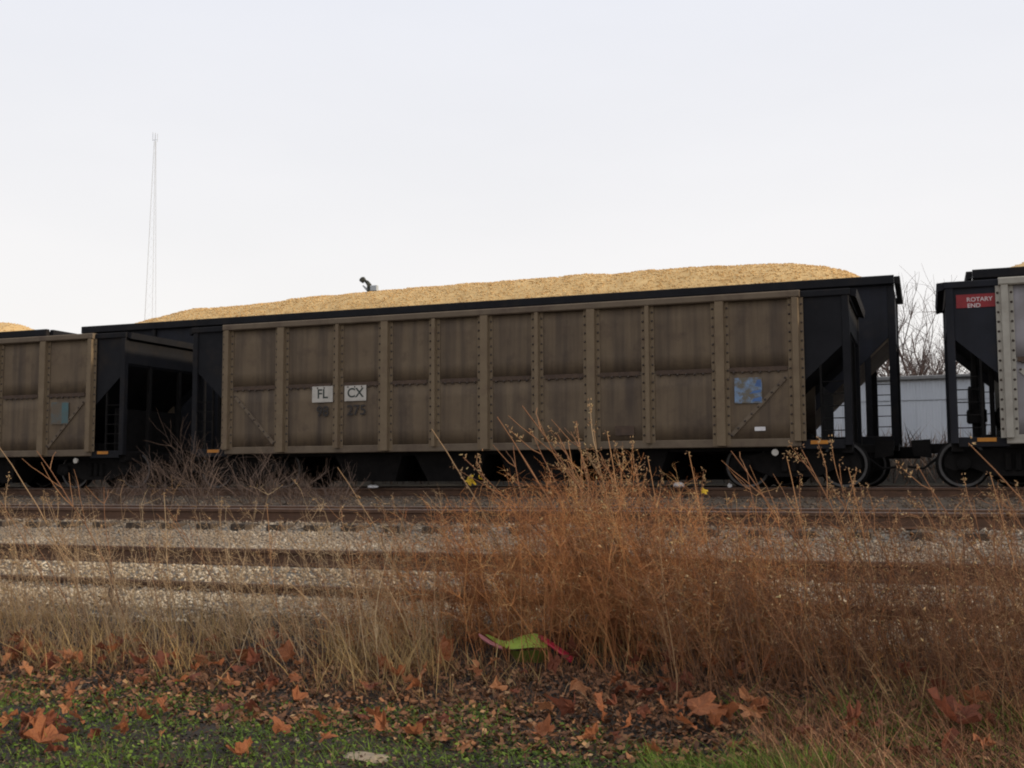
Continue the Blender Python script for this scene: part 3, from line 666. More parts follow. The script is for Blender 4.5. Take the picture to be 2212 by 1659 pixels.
# ------------------------------------------------------------------ background
bl = empty('warehouse', (-12, 45, -.1), 'low pale grey metal building seen between the hopper cars', 'building')
BT = at(1980, 812, 45)[2] + .1
rib = MB(); pw = .9; xx = 0.0
panel = MB()
vs = []; 
for k in range(4):
    a = k * pw / 4
    vs += [(a, 0), (a + .13, 0), (a + .15, -.025), (a + .21, -.025)]
vs.append((pw - .004, 0))
def clad(z0_, z1_):
    m_ = MB(); nn = len(vs)
    m_.add([(a, c, z0_) for a, c in vs] + [(a, c, z1_) for a, c in vs] + [(0, .05, z0_), (pw - .004, .05, z0_), (pw - .004, .05, z1_), (0, .05, z1_)],
           [(k, k + 1, nn + k + 1, nn + k) for k in range(nn - 1)] + [(2 * nn + 3, 2 * nn + 2, 2 * nn + 1, 2 * nn)])
    return m_.mesh('cladding_panel', MT['wall_grey'])
lo_m, hi_m = clad(0, BT - .95), clad(BT - .93, BT - .16)
for k in range(40):
    put('cladding_panel', lo_m, bl, (k * pw, 0, 0)); put('cladding_panel', hi_m, bl, (k * pw, -.03, 0))
MB().box(0, 36, .06, 18, 0, BT - .2).build('wall', MT['wall_grey'], bl)
MB().cbox(-.1, 36.1, -.22, .1, BT - .16, BT, .03).build('gutter', MT['wall_trim'], bl)
MB().prism_x([(-.1, BT - .03), (9, BT + .02), (18.2, BT - .03), (18.2, BT - .15), (-.1, BT - .15)], -.2, 36.2).build('roof', MT['wall_trim'], bl)

def segs_mesh(name, P0, P1, R0, R1, rnd, m, nside=3):
    P0 = np.asarray(P0, float); P1 = np.asarray(P1, float); n = len(P0); R0 = np.asarray(R0, float); R1 = np.asarray(R1, float)
    d = P1 - P0; d /= (np.linalg.norm(d, axis=1, keepdims=True) + 1e-9)
    ref = np.where(np.abs(d[:, 2:3]) < .9, np.array([[0, 0, 1.0]]), np.array([[1.0, 0, 0]]))
    a = np.cross(d, ref); a /= (np.linalg.norm(a, axis=1, keepdims=True) + 1e-9); b_ = np.cross(d, a)
    V = np.empty((n, 2 * nside, 3))
    for k in range(nside):
        t_ = 2 * math.pi * k / nside; o = a * math.cos(t_) + b_ * math.sin(t_)
        V[:, k] = P0 + o * R0[:, None]; V[:, nside + k] = P1 + o * R1[:, None]
    f = np.array([(k, (k + 1) % nside, nside + (k + 1) % nside, nside + k) for k in range(nside)])
    F = ((np.arange(n) * 2 * nside)[:, None, None] + f[None]).reshape(-1, 4)
    me = npmesh(name, V.reshape(-1, 3), F, np.repeat(np.asarray(rnd), 2 * nside)); me.materials.append(m); return me

class Segs:
    def __init__(s): s.a = []; s.b = []; s.r0 = []; s.r1 = []; s.c = []
    def path(s, pts, r0, r1, c):
        n_ = len(pts) - 1
        for i in range(n_):
            s.a.append(pts[i]); s.b.append(pts[i + 1]); s.r0.append(r0 + (r1 - r0) * i / n_); s.r1.append(r0 + (r1 - r0) * (i + 1) / n_); s.c.append(c)
    def mesh(s, name, m, nside=3): return segs_mesh(name, s.a, s.b, s.r0, s.r1, s.c, m, nside)

def curve_pts(p, d, length, n_, droop=0.0, wob=.1, rg=random):
    p = np.array(p, float); d = np.array(d, float); d /= np.linalg.norm(d); pts = [p.copy()]
    for i in range(n_):
        d = d + np.array([rg.gauss(0, wob), rg.gauss(0, wob), rg.gauss(0, wob) - droop]); d /= np.linalg.norm(d)
        p = p + d * length / n_; pts.append(p.copy())
    return pts

def grow_tree(S, p, d, length, r, depth, rg):
    pts = curve_pts(p, d, length, 4, -.02, .11, rg); S.path(pts, r, r * .55, rg.random())
    if depth == 0: return
    for k in range(rg.choice((3, 4, 4, 5))):
        i = rg.choice((1, 2, 3, 4)); q = pts[i]; dd = pts[i] - pts[i - 1]; dd = dd / np.linalg.norm(dd)
        v = np.array([rg.gauss(0, 1), rg.gauss(0, 1), rg.gauss(.25, .7)]); v /= np.linalg.norm(v)
        nd = dd * rg.uniform(.6, 1.1) + v * rg.uniform(.5, .9)
        grow_tree(S, q, nd, length * rg.uniform(.5, .78), r * rg.uniform(.38, .55), depth - 1, rg)

for i, (px, py, Y, lab, sd_) in enumerate(((1960, 585, 62, 'bare leafless tree behind the grey building, left of the gap', 4), (2040, 640, 66, 'bare leafless tree behind the grey building, near the pale car', 9),
                                      (1905, 690, 58, 'low bare tree seen under the slope of the chip car', 5), (2110, 700, 60, 'low bare tree seen under the pale grey hopper end', 21), (1990, 690, 75, 'thin bare tree in the middle of the gap between cars', 31))):
    rg = random.Random(sd_); tp = at(px, py, Y); H = tp[2] + .4
    tr = empty('bare_tree', (tp[0], Y, -.4), lab, 'tree', 'bare trees behind the building')
    T = Segs(); tk = curve_pts((0, 0, 0), (rg.uniform(-.1, .1), 0, 1), H * .42, 5, 0, .04, rg); T.path(tk, H * .020, H * .012, .3)
    me = T.mesh('trunk', MT['bark'], 6); put('trunk', me, tr)
    C = Segs()
    for k in range(9):
        q = tk[rg.choice((2, 3, 4, 5))]; a = rg.uniform(0, 6.28)
        grow_tree(C, q, (math.cos(a) * .7, math.sin(a) * .7, rg.uniform(.7, 1.5)), H * rg.uniform(.27, .38), H * .0085, 3, rg)
    put('crown', C.mesh('crown', MT['bark'], 3), tr)
# scrubby brown thicket at the foot of the trees, above the roof line
hz_ = Segs(); rg = random.Random(77)
for k in range(110):
    x_ = rg.uniform(-7, 4); y_ = rg.uniform(66, 72); hh = rg.uniform(3.6, 5.6)
    grow_tree(hz_, (x_, y_, -.4), (rg.uniform(-.3, .3), rg.uniform(-.3, .3), 1), hh * .6, .03, 2, rg)
tag(put('thicket', hz_.mesh('thicket', MT['shrub'], 3)), 'hazy brown thicket just above the grey roof', 'thicket', kind='stuff')

# radio mast
tw = empty('radio_mast', tuple(at(326, 690, 150) * np.array([1, 1, 0]) + np.array([0, 0, -.5])), 'tall thin lattice radio mast rising against the left sky', 'mast')
TH = at(326, 306, 150)[2] + .5; bw = 3.1
legs = []
for k in range(3):
    a = R(200) + k * 2 * math.pi / 3; p0 = np.array([bw * .58 * math.cos(a), bw * .58 * math.sin(a), 0]); p1 = np.array([.16 * math.cos(a), .16 * math.sin(a), TH])
    legs.append((p0, p1)); MB().tube([p0, p1], [.045 if k == 0 else .016, .03], 6).build('leg', MT['steel_grey'], tw)
br = Segs(); nseg = 36
for i in range(nseg):
    u0 = i / nseg; u1 = (i + 1) / nseg
    for k in range(3):
        pa = legs[k][0] * (1 - u0) + legs[k][1] * u0; pb = legs[(k + 1) % 3][0] * (1 - u1) + legs[(k + 1) % 3][1] * u1
        br.path([pa, pb], .006, .006, .5)
put('bracing', br.mesh('bracing', MT['steel_grey'], 4), tw)
MB().tube([(0, 0, TH), (0, 0, TH + 1.4)], .04, 6).tube([(-.5, 0, TH + .1), (-.5, 0, TH + 1.6)], .03, 5).tube([(.45, 0, TH - .2), (.45, 0, TH + 1.2)], .03, 5).tube([(-.5, 0, TH + .2), (.45, 0, TH + .2)], .03, 5).build('antenna', MT['steel_grey'], tw)

# yard light whose head shows above the chips
pL = at(797, 632, 58); yl = empty('yard_light', (pL[0], 58, -.4), 'small dark yard light on a pole poking above the tan load', 'yard light')
H = pL[2] + .4; u_ = 1 / 36.5
MB().tube([(0.02, 0, 0), (0, 0, H), (.02, 0, H + .45), (-.12, 0, H + .62), (-.28, 0, H + .74)], [.10, .12, .15, .12, .07], 8).build('pole', MT['lampdark'], yl)
MB().tube([(-.26, -.05, H + .84), (-.42, -.05, H + .76), (-.56, -.05, H + .80)], [.13, .19, .10], 10).build('lamp_head', MT['lampdark'], yl)
MB().tube([(.02, 0, H + .02), (-.20, 0, H + .26), (-.40, 0, H + .44)], [.08, .07, .04], 6).build('bracket', MT['steel_grey'], yl)
MB().cbox(.16, .56, -.15, .12, H + .05, H + .40, .04).build('floodlight', MT['lampbox'], yl)

# ------------------------------------------------------------------ vegetation
# -- fine dry brush: many thin stems that read as one mass
def plant_segs(S, x, y, h, lean, spread, nb, rg, r=.0045, twig=True, c=None):
    z = float(zg(x, y)) - .02
    c = rg.random() if c is None else c
    d = (lean[0] + rg.gauss(0, spread), lean[1] + rg.gauss(0, spread), 1)
    pts = curve_pts((x, y, z), d, h, 7, .01, .07, rg); S.path(pts, r, r * .35, c)
    for k in range(nb):
        i = rg.randint(2, 7); q = pts[i]; L_ = h * rg.uniform(.14, .34) * (1.15 - i / 10)
        dd = np.array([rg.gauss(lean[0] * .6, .8), rg.gauss(0, .8), rg.uniform(.3, 1.3)])
        bp_ = curve_pts(q, dd, L_, 3, .04, .16, rg); S.path(bp_, r * .5, r * .22, min(1, max(0, c + rg.gauss(0, .2))))
        if twig:
            for j in range(3):
                q2 = bp_[rg.randint(1, 3)]; dd2 = np.array([rg.gauss(0, 1), rg.gauss(0, 1), rg.uniform(-.2, 1)])
                S.path(curve_pts(q2, dd2, L_ * rg.uniform(.25, .5), 2, .05, .2, rg), r * .3, r * .15, min(1, max(0, c + rg.gauss(0, .3))))

rg = random.Random(5)
def X_of(px, Y): return at(px, 1000, Y)[0]
SB = Segs()
for k in range(940):
    Y = rg.triangular(7.6, 9.5, 8.7); u = rg.gauss(0, 1)
    px = 1320 + u * 290
    if not 640 < px < 2150: continue
    top = 1030 + 58 * min(2.4, abs(u)) ** 1.4 + rg.uniform(0, 230)
    x = X_of(px, Y); z0_ = float(zg(x, Y)); zt = at(px, top, Y)[2]; h = max(.35, zt - z0_)
    plant_segs(SB, x, Y, h * 1.1, (-.18, 0), .24, 12, rg, r=.0038)
tag(put('brush', SB.mesh('brush', MT['brush'])), 'dense reddish brown dry brush in the middle foreground', 'brush', kind='stuff')
SD = Segs()
for k in range(760):
    Y = rg.uniform(7.2, 9.4); px = rg.uniform(1450, 2560)
    top = 1080 + rg.uniform(-20, 300)
    x = X_of(px, Y); h = max(.3, at(px, top, Y)[2] - float(zg(x, Y)))
    plant_segs(SD, x, Y, h, (-.14, 0), .24, 10, rg, r=.0036)
tag(put('brush', SD.mesh('brush', MT['brush_dark'])), 'brown dry weeds along the right foreground', 'brush', kind='stuff')
SL = Segs()
for k in range(640):
    Y = rg.uniform(7.3, 9.2); px = rg.uniform(-300, 980)
    top = 1068 + rg.uniform(-20, 330)
    x = X_of(px, Y); h = max(.3, at(px, top, Y)[2] - float(zg(x, Y)))
    plant_segs(SL, x, Y, h, (-.22, 0), .2, 6, rg, r=.0034)
tag(put('brush', SL.mesh('brush', MT['pale_weed'])), 'thin scattered dry weeds along the left foreground', 'brush', kind='stuff')

def fluff(S_, n, label):
    e_ = np.array(S_.b); k = rng.integers(0, len(e_), n); c = e_[k]; c = c[c[:, 2] > -.75]; n = len(c)
    s_ = rng.uniform(.006, .016, n); V = c[:, None] + rng.normal(0, 1, (n, 4, 3)) * s_[:, None, None] * .7
    F = (np.arange(n) * 4)[:, None, None] + np.array([(0, 1, 2), (0, 2, 3), (0, 3, 1), (1, 3, 2)])[None]
    me = npmesh('seed_fluff', V.reshape(-1, 3), F.reshape(-1, 3), np.repeat(rng.uniform(0, 1, n), 4)); me.materials.append(MT['seed'])
    tag(put('seed_fluff', me), label, 'seed heads', kind='stuff')
fluff(SB, 2600, 'tiny dry seed heads in the middle brush'); fluff(SD, 3200, 'tiny pale seed heads in the right weeds'); fluff(SL, 1600, 'tiny dry seed heads in the left weeds')
# -- tall separate weeds
def weed_mesh(rg, h, lean, nb, seeds):
    S = Segs(); r = .0042
    pts = curve_pts((0, 0, 0), (lean, rg.uniform(-.1, .1), 1), h, 9, rg.uniform(0, .035), .05, rg); S.path(pts, r, r * .4, rg.random())
    tips = [pts[-1]]
    for k in range(nb):
        i = rg.randint(3, 8); dd = np.array([rg.gauss(lean, .5), rg.gauss(0, .5), rg.uniform(.6, 1.3)])
        b_ = curve_pts(pts[i], dd, h * rg.uniform(.12, .3), 4, .02, .12, rg); S.path(b_, r * .5, r * .25, rg.random()); tips += [b_[-1], b_[-2], (b_[-1] + b_[-2]) / 2, (b_[-2] + b_[-3]) / 2]
    me = S.mesh('stem', None, 4)
    q = Segs()
    if seeds:
        for tpt in tips:
            for j in range(seeds):
                o = np.array([rg.gauss(0, .008), rg.gauss(0, .008), rg.gauss(0, .012)]); a = tpt + o
                v = np.array([rg.gauss(0, 1), rg.gauss(0, 1), rg.gauss(.4, 1)]); v /= np.linalg.norm(v)
                q.path([a, a + v * rg.uniform(.007, .017)], .0030, .0012, rg.random())
    return me, (q.mesh('seed_head', MT['seed']) if seeds else None)
WM = {}
for kind, hs, lean, nb, seeds in (('bare', 1.0, -.42, 5, 0), ('seedy', 1.0, -.2, 10, 5), ('arch', 1.0, -.7, 4, 4)):
    for v in range(3):
        WM[kind, v] = weed_mesh(random.Random(hash((len(kind), v)) % 1000 + v), hs, lean, nb, seeds)
ORD = ['first', 'second', 'third', 'fourth', 'fifth', 'sixth', 'seventh', 'eighth', 'ninth', 'tenth', 'eleventh', 'twelfth', 'thirteenth', 'fourteenth']
def ordinal(rows, i, special):
    same = sorted(r[0] for k, r in enumerate(rows) if (r[3] == 'seedy') == (rows[i][3] == 'seedy') and k not in special)
    return ORD[same.index(rows[i][0])]
def tall_weed(px, py, Y, kind, v, m, label, group, flip=False):
    tipz = at(px, py, Y)[2]; x = X_of(px, Y)
    me, sd_ = WM[kind, v]
    zs_ = np.array([vv.co.z for vv in me.vertices]); xs_ = np.array([vv.co.x for vv in me.vertices]); top = zs_.max(); xt = xs_[zs_.argmax()]
    gz = float(zg(x, Y)) - .01; s = (tipz - gz) / top
    e_ = empty('dry_weed', (x - xt * s * (-1 if flip else 1), Y, gz), label, 'weed', group); e_.scale = (-s if flip else s, s, s)
    st = me.copy(); st.materials.clear(); st.materials.append(m); put('stem', st, e_)
    if sd_: tag(put('seed_head', sd_, e_), kind='stuff')
    return e_
G1, G2, G3 = 'tall weeds against the brown hopper', 'tall weeds before the right trucks', 'tall weeds on the left'
ROWS_A = ((970, 930, 8.6, 'bare'), (1030, 985, 8.7, 'arch'), (1092, 925, 8.5, 'arch'), (1110, 905, 8.4, 'bare'), (1152, 880, 8.6, 'bare'), (1187, 905, 8.3, 'bare'), (1215, 950, 8.8, 'seedy'), (1245, 920, 8.5, 'seedy'),
                                   (1275, 870, 8.6, 'seedy'), (1300, 930, 8.4, 'seedy'), (1330, 960, 8.8, 'seedy'), (1365, 950, 8.5, 'seedy'), (1390, 985, 8.7, 'seedy'), (1260, 980, 8.3, 'seedy'), (1060, 960, 8.9, 'bare'), (1140, 960, 8.8, 'bare'))
for i, (px, py, Y, kind) in enumerate(ROWS_A):
    lab = {0: 'pale bare weed stalk, leftmost tall one before the brown hopper', 8: 'tallest weed with a seedy top before the brown hopper', 4: 'thin bare weed stalk reaching high beside the seedy weeds'}.get(i, f"{ordinal(ROWS_A, i, (0, 4, 8)) if i not in (0, 4, 8) else ''} {'seedy' if kind == 'seedy' else 'bare'} dry weed from the left before the lettered brown hopper")
    tall_weed(px, py, Y, kind, i % 3, MT['pale_weed'] if i in (0, 8) else MT['weed'], lab, G1)
ROWS_B = ((1480, 975, 8.6, 'seedy'), (1590, 975, 8.5, 'bare'), (1570, 1010, 8.8, 'bare'), (1695, 985, 8.7, 'seedy'), (1768, 952, 8.5, 'seedy'), (1795, 948, 8.6, 'seedy'), (1830, 1010, 8.4, 'seedy'), (1870, 1050, 8.6, 'seedy'), (1940, 1003, 8.2, 'arch'),
                                   (2090, 960, 8.0, 'arch'), (2010, 1060, 8.5, 'seedy'), (2080, 1030, 8.4, 'seedy'), (2140, 1020, 8.6, 'seedy'), (2190, 1045, 8.3, 'seedy'))
for i, (px, py, Y, kind) in enumerate(ROWS_B):
    lab = {8: 'long arching weed stalk crossing the right truck wheels', 9: 'arching weed stalk below the orange reflector at right', 1: 'bare weed stalk leaning below the blue decal'}.get(i, f"{ordinal(ROWS_B, i, (1, 8, 9)) if i not in (1, 8, 9) else ''} {'seedy' if kind == 'seedy' else 'bare'} dry weed from the left, right of the tall brush")
    tall_weed(px, py, Y, kind, i % 3, MT['weed'], lab, G2)
ROWS_C = ((55, 965, 8.4, 'bare'), (115, 975, 8.6, 'bare'), (20, 1025, 8.2, 'seedy'), (30, 1060, 8.7, 'bare'), (130, 1060, 8.5, 'seedy'), (180, 1050, 8.3, 'bare'), (335, 1065, 8.0, 'seedy'), (385, 1095, 8.3, 'bare'), (480, 1080, 8.5, 'seedy'), (560, 1090, 7.8, 'seedy'),
                                   (620, 1120, 8.4, 'bare'), (700, 1090, 8.6, 'bare'), (765, 1010, 8.7, 'bare'), (850, 1075, 8.5, 'seedy'), (910, 1060, 8.6, 'bare'), (90, 1130, 8.0, 'bare'), (150, 1160, 7.9, 'bare'), (290, 1150, 7.8, 'bare'))
for i, (px, py, Y, kind) in enumerate(ROWS_C):
    lab = {0: 'tallest bare weed stalk at the far left', 6: 'pale seedy weed standing alone over the left ballast', 12: 'pale broken weed stalk left of the white scrap under the car'}.get(i, f"{ordinal(ROWS_C, i, (0, 6, 12)) if i not in (0, 6, 12) else ''} {'seedy' if kind == 'seedy' else 'bare'} dry weed from the left edge, on the left bank")
    tall_weed(px, py, Y, kind, i % 3, MT['pale_weed'] if i % 2 == 0 else MT['weed'], lab, G3)

# -- thick dead stalk on the left
p = ground_at(240, 1330); ds = Segs()
a = [np.array([0, 0, 0.]), np.array([.03, 0, .12]), np.array([-.02, 0, .22]), np.array([.02, 0, .34]), np.array([-.05, 0, .55])]
ds.path(a, .028, .014, .3); ds.path([a[1], a[1] + np.array([-.14, 0, .05]), a[1] + np.array([-.2, 0, .0])], .012, .005, .5); ds.path([a[2], a[2] + np.array([.07, 0, .12])], .01, .004, .2)
ob = tag(put('dead_stalk', ds.mesh('dead_stalk', MT['shrub'], 6)), 'thick dark broken stalk on the left bank', 'stalk'); ob.location = tuple(p)

# -- bare shrubs beside the track
for i, (px, top, Y, lab) in enumerate(((440, 935, 17.2, 'bare purplish shrub below the gap between the left cars'), (560, 985, 16.8, 'bare shrub below the left end of the lettered car'), (640, 1005, 17.6, 'bare shrub under the FL plate'), (350, 1000, 17.0, 'bare shrub beneath the left car end'), (720, 1010, 16.6, 'thin bare shrub beside the white scrap under the car'), (250, 1020, 17.4, 'low bare shrub before the left truck'))):
    rg = random.Random(100 + i); x = X_of(px, Y); gz = float(zg(x, Y)); H = at(px, top, Y)[2] - gz
    S = Segs()
    for k in range(15):
        a = rg.uniform(0, 6.28)
        grow_tree(S, (rg.gauss(0, .12), rg.gauss(0, .12), 0), (math.cos(a) * rg.uniform(.2, .9) - .2, math.sin(a) * .6, 1), H * rg.uniform(.42, .75), .011, 2, rg)
    sh = empty('bare_shrub', (x, Y, gz), lab, 'shrub', 'bare shrubs beside the track'); put('branches', S.mesh('branches', MT['shrub']), sh)

# -- straw: dry grass blades
def blades(n, fx, hmin, hmax, wd, m, name, label, cat, lean=(-.25, 0), bend=.5):
    x, y = fx(n); n = len(x); z = zg(x, y); h = rng.uniform(hmin, hmax, n) * rng.uniform(.5, 1, n)
    a = rng.uniform(0, 6.28, n); side = np.stack([np.cos(a), np.sin(a), np.zeros(n)], -1) * (wd * rng.uniform(.6, 1.3, n))[:, None] * .5
    dirx = rng.normal(lean[0], .5, n); diry = rng.normal(lean[1], .5, n)
    P = []
    for u in (0, .35, .7, 1.0):
        k = u + bend * u * u
        P.append(np.stack([x + dirx * h * k * .6, y + diry * h * k * .6, z + h * (u - .18 * bend * u * u)], -1))
    V = np.empty((n, 8, 3))
    for i, (pp, ww) in enumerate(zip(P, (1, .9, .6, .12))): V[:, 2 * i] = pp - side * ww; V[:, 2 * i + 1] = pp + side * ww
    f = np.array([(0, 1, 3, 2), (2, 3, 5, 4), (4, 5, 7, 6)]); F = ((np.arange(n) * 8)[:, None, None] + f[None]).reshape(-1, 4)
    me = npmesh(name, V.reshape(-1, 3), F, np.repeat(rng.uniform(0, 1, n), 8)); me.materials.append(m)
    return tag(put(name, me), label, cat, kind='stuff')
def patch(n, p0, p1, y0, y1, keep=None):
    Y = rng.uniform(y0, y1, n); px = rng.uniform(p0, p1, n)
    t_ = (px - 1106) / 2400; ang = np.arctan(t_) - YAW; X = Y * np.tan(ang)
    if keep is not None: k = keep(X, Y, px); X, Y = X[k], Y[k]
    return X, Y
blades(4400, lambda n: patch(n, -330, 980, 6.95, 8.9, lambda X, Y, px: vnoise(X, Y, 1.1, 21) * .5 + vnoise(X, Y, 4.0, 22) * .5 > .52), .08, .55, .007, MT['straw'], 'dry_grass', 'tan dry grass on the left bank', 'grass')
blades(2300, lambda n: patch(n, 700, 2600, 7.4, 9.0, lambda X, Y, px: vnoise(X, Y, 1.3, 23) > .5), .10, .38, .008, MT['straw'], 'dry_grass', 'tan dry grass low on the right bank', 'grass')
blades(9000, lambda n: patch(n, -330, 2600, 6.9, 8.8), .05, .20, .006, MT['brush_dark'], 'dead_undergrowth', 'dark matted dead undergrowth at the foot of the weeds', 'undergrowth', bend=.9)

# -- green ground cover and litter
def flecks(n, fx, smin, smax, m, name, label, cat, hmax=.06, tilt=.6):
    x, y = fx(n); n = len(x); z = zg(x, y) + rng.uniform(.0, 1, n) ** 1.6 * hmax; s = rng.uniform(smin, smax, n)
    a = rng.uniform(0, 6.28, n); nrm = np.stack([rng.normal(0, tilt, n), rng.normal(0, tilt, n), np.ones(n)], -1); nrm /= np.linalg.norm(nrm, axis=1, keepdims=True)
    t1 = np.stack([np.cos(a), np.sin(a), np.zeros(n)], -1); t1 -= nrm * (t1 * nrm).sum(1, keepdims=True); t1 /= np.linalg.norm(t1, axis=1, keepdims=True); t2 = np.cross(nrm, t1)
    c = np.stack([x, y, z], -1); asp = rng.uniform(.35, .8, n)
    def pt(u, v, q=0): return c + t1 * (u * s)[:, None] + t2 * (v * s * asp)[:, None] + nrm * (q * s)[:, None]
    V = np.stack([pt(-.5, 0), pt(-.1, -.5, .1), pt(.5, 0, rng.uniform(-.2, .2)), pt(-.1, .5, .1)], 1)
    F = (np.arange(n) * 4)[:, None] + np.array([0, 1, 2, 3])[None]
    me = npmesh(name, V.reshape(-1, 3), F, np.repeat(rng.uniform(0, 1, n), 4)); me.materials.append(m)
    return tag(put(name, me), label, cat, kind='stuff')
def gmask(X, Y, px):
    d = vnoise(X, Y, 1.6, 31) * .45 + vnoise(X, Y, 4.5, 32) * .55 - .03
    edge = 6.55 + .5 * (vnoise(X, Y * 0, .8, 33) - .5) + 1.2 * np.clip((px - 1500) / 500, 0, 1)
    return (d + (edge - Y) * .35 > .50) & (Y < edge + .4)
flecks(52000, lambda n: patch(n, -330, 2600, 3.2, 8.2, gmask), .010, .038, MT['green'], 'ground_cover', 'low green ground cover in the front', 'ground cover', .05, .7)
blades(13000, lambda n: patch(n, -330, 2600, 3.2, 8.0, gmask), .05, .15, .005, MT['green'], 'green_grass', 'short green grass mixed into the front', 'grass', bend=.8)
blades(2600, lambda n: patch(n, 1380, 1800, 4.6, 6.2), .08, .22, .006, MT['green'], 'green_grass', 'taller green grass tuft in the right front', 'grass', bend=.7)
flecks(44000, lambda n: patch(n, -330, 2600, 3.2, 9.0), .012, .045, MT['litter'], 'leaf_litter', 'crumbled dead leaf litter over the front soil', 'litter', .035, .45)

flecks(17500, lambda n: patch(n, -330, 2600, 6.0, 7.9), .02, .065, MT['brush_dark'], 'leaf_litter', 'reddish leaf crumbs under the weeds', 'litter', .06, .7)
blades(3800, lambda n: patch(n, 1600, 2600, 5.0, 7.4), .08, .42, .005, MT['brush_dark'], 'dead_undergrowth', 'brown bent stems in the right front corner', 'undergrowth', bend=.9)
blades(3200, lambda n: patch(n, 1560, 2600, 4.6, 7.6, lambda X, Y, px: vnoise(X, Y, 2.2, 41) > .45), .08, .30, .006, MT['green'], 'green_grass', 'longer green grass in the right front corner', 'grass', bend=.8)
def bank_pts(n):
    return rng.uniform(-34, 5, n), rng.uniform(28.7, 31.0, n)
blades(6500, bank_pts, .4, 1.1, .03, MT['shrub'], 'bank_scrub', 'dark scrub on the bank behind both trains', 'scrub', lean=(0, 0), bend=.3)
# -- fallen sycamore leaves: each one a thing
def leaf_mesh(rg, m, torn=False):
    out_ = []
    lobes = [(-152, .50), (-122, .74), (-108, .62), (-88, .56), (-66, .84), (-52, .95), (-38, .74), (-25, .62), (-12, .86), (0, 1.0), (12, .84), (25, .62), (38, .76), (52, .95), (66, .82), (88, .56), (108, .62), (122, .74), (152, .50), (180, .22)]
    for an, r_ in lobes:
        a = R(an + rg.uniform(-4, 4)); rr = r_ * rg.uniform(.86, 1.12); out_.append((rr * math.cos(a), rr * math.sin(a)))
    if torn:
        k0 = rg.randint(0, 14); out_ = [((x * rg.uniform(.3, .6), y * rg.uniform(.3, .6)) if k0 <= i_ <= k0 + 6 else (x, y)) for i_, (x, y) in enumerate(out_)]
    c1, c2, c3 = rg.uniform(-1.8, 1.8), rg.uniform(-.8, 1.7), rg.uniform(-1.0, 1.0)
    def zf(x, y): return c1 * x * x * .5 + c2 * abs(y) * .6 + c3 * x * y + rg.gauss(0, .09)
    vs = [(0, 0, 0)] + [(x, y, zf(x, y)) for x, y in out_] + [(x * .5, y * .5, zf(x * .5, y * .5) * .5) for x, y in out_]
    n_ = len(out_); fs = []
    for i in range(n_):
        j = (i + 1) % n_; fs += [(0, 1 + n_ + i, 1 + n_ + j), (1 + n_ + i, 1 + i, 1 + j), (1 + n_ + i, 1 + j, 1 + n_ + j)]
    me = bpy.data.meshes.new('leaf_blade'); me.from_pydata(vs, [], fs); me.update(); me.materials.append(m); return me
LM = [leaf_mesh(random.Random(i), MT[('leaf_a', 'leaf_b', 'leaf_c', 'leaf_a', 'leaf_c', 'leaf_a')[i % 6]], i % 2 == 1) for i in range(20)]
rg = random.Random(3)
spots = [(30, 1430, 1.4), (150, 1455, 1.3), (305, 1465, 1.0), (430, 1450, 1.2), (415, 1500, .8), (530, 1445, 1.3), (570, 1430, 1.1), (625, 1450, 1.3), (590, 1500, 1.1), (95, 1570, .9), (205, 1600, .9), (88, 1625, 1.3), (130, 1648, 1.2),
         (155, 1510, 1.2), (820, 1470, 1.0), (780, 1515, .9), (835, 1470, .9), (915, 1490, 1.4), (950, 1450, 1.4), (1030, 1475, .9), (900, 1520, .9), (1075, 1520, 1.2), (1110, 1540, .7), (1250, 1510, 1.2), (1235, 1570, 1.4), (1300, 1575, 1.4), (1330, 1560, .8),
         (1280, 1610, .9), (1350, 1520, 1.3), (1170, 1610, .9), (920, 1580, 1.0), (830, 1600, .8), (960, 1575, .8), (1470, 1570, 1.0), (1510, 1580, 1.6), (1560, 1575, 1.4), (1490, 1610, 1.2), (1620, 1585, 1.3), (1540, 1470, 1.2), (1600, 1490, 1.1), (1650, 1565, 1.1),
         (1800, 1550, .9), (1840, 1610, 1.2), (1900, 1495, .9), (1950, 1490, 1.0), (2060, 1605, 1.9), (2040, 1645, 1.4), (2100, 1560, 1.0), (1980, 1650, 1.0), (2130, 1650, .9), (1740, 1620, 1.2), (640, 1540, .9), (480, 1560, .8), (350, 1545, .9), (520, 1650, 1.0), (700, 1620, .8), (1420, 1650, .9), (1000, 1640, .8), (2190, 1520, 1.0), (2160, 1480, .9)]
for i in range(205):
    cx_ = rg.choice((20, 60, 130, 200, 300, 440, 560, 640, 820, 930, 1060, 1260, 1340, 1500, 1580, 1850, 2050)); spots.append((rg.gauss(cx_, 70), 1405 + 230 * rg.random() ** 1.9, rg.uniform(.5, 1.15)))
SPECIAL = {45: 'biggest brown leaf, at the right of the front', 9: 'pale orange leaf on green cover near the left edge', 11: 'large orange leaf in the lower left corner', 34: 'widest brown leaf of the cluster in the green tuft', 29: 'small flat orange leaf right of the pale stone', 4: 'pale tan leaf at the foot of the weeds on the left'}
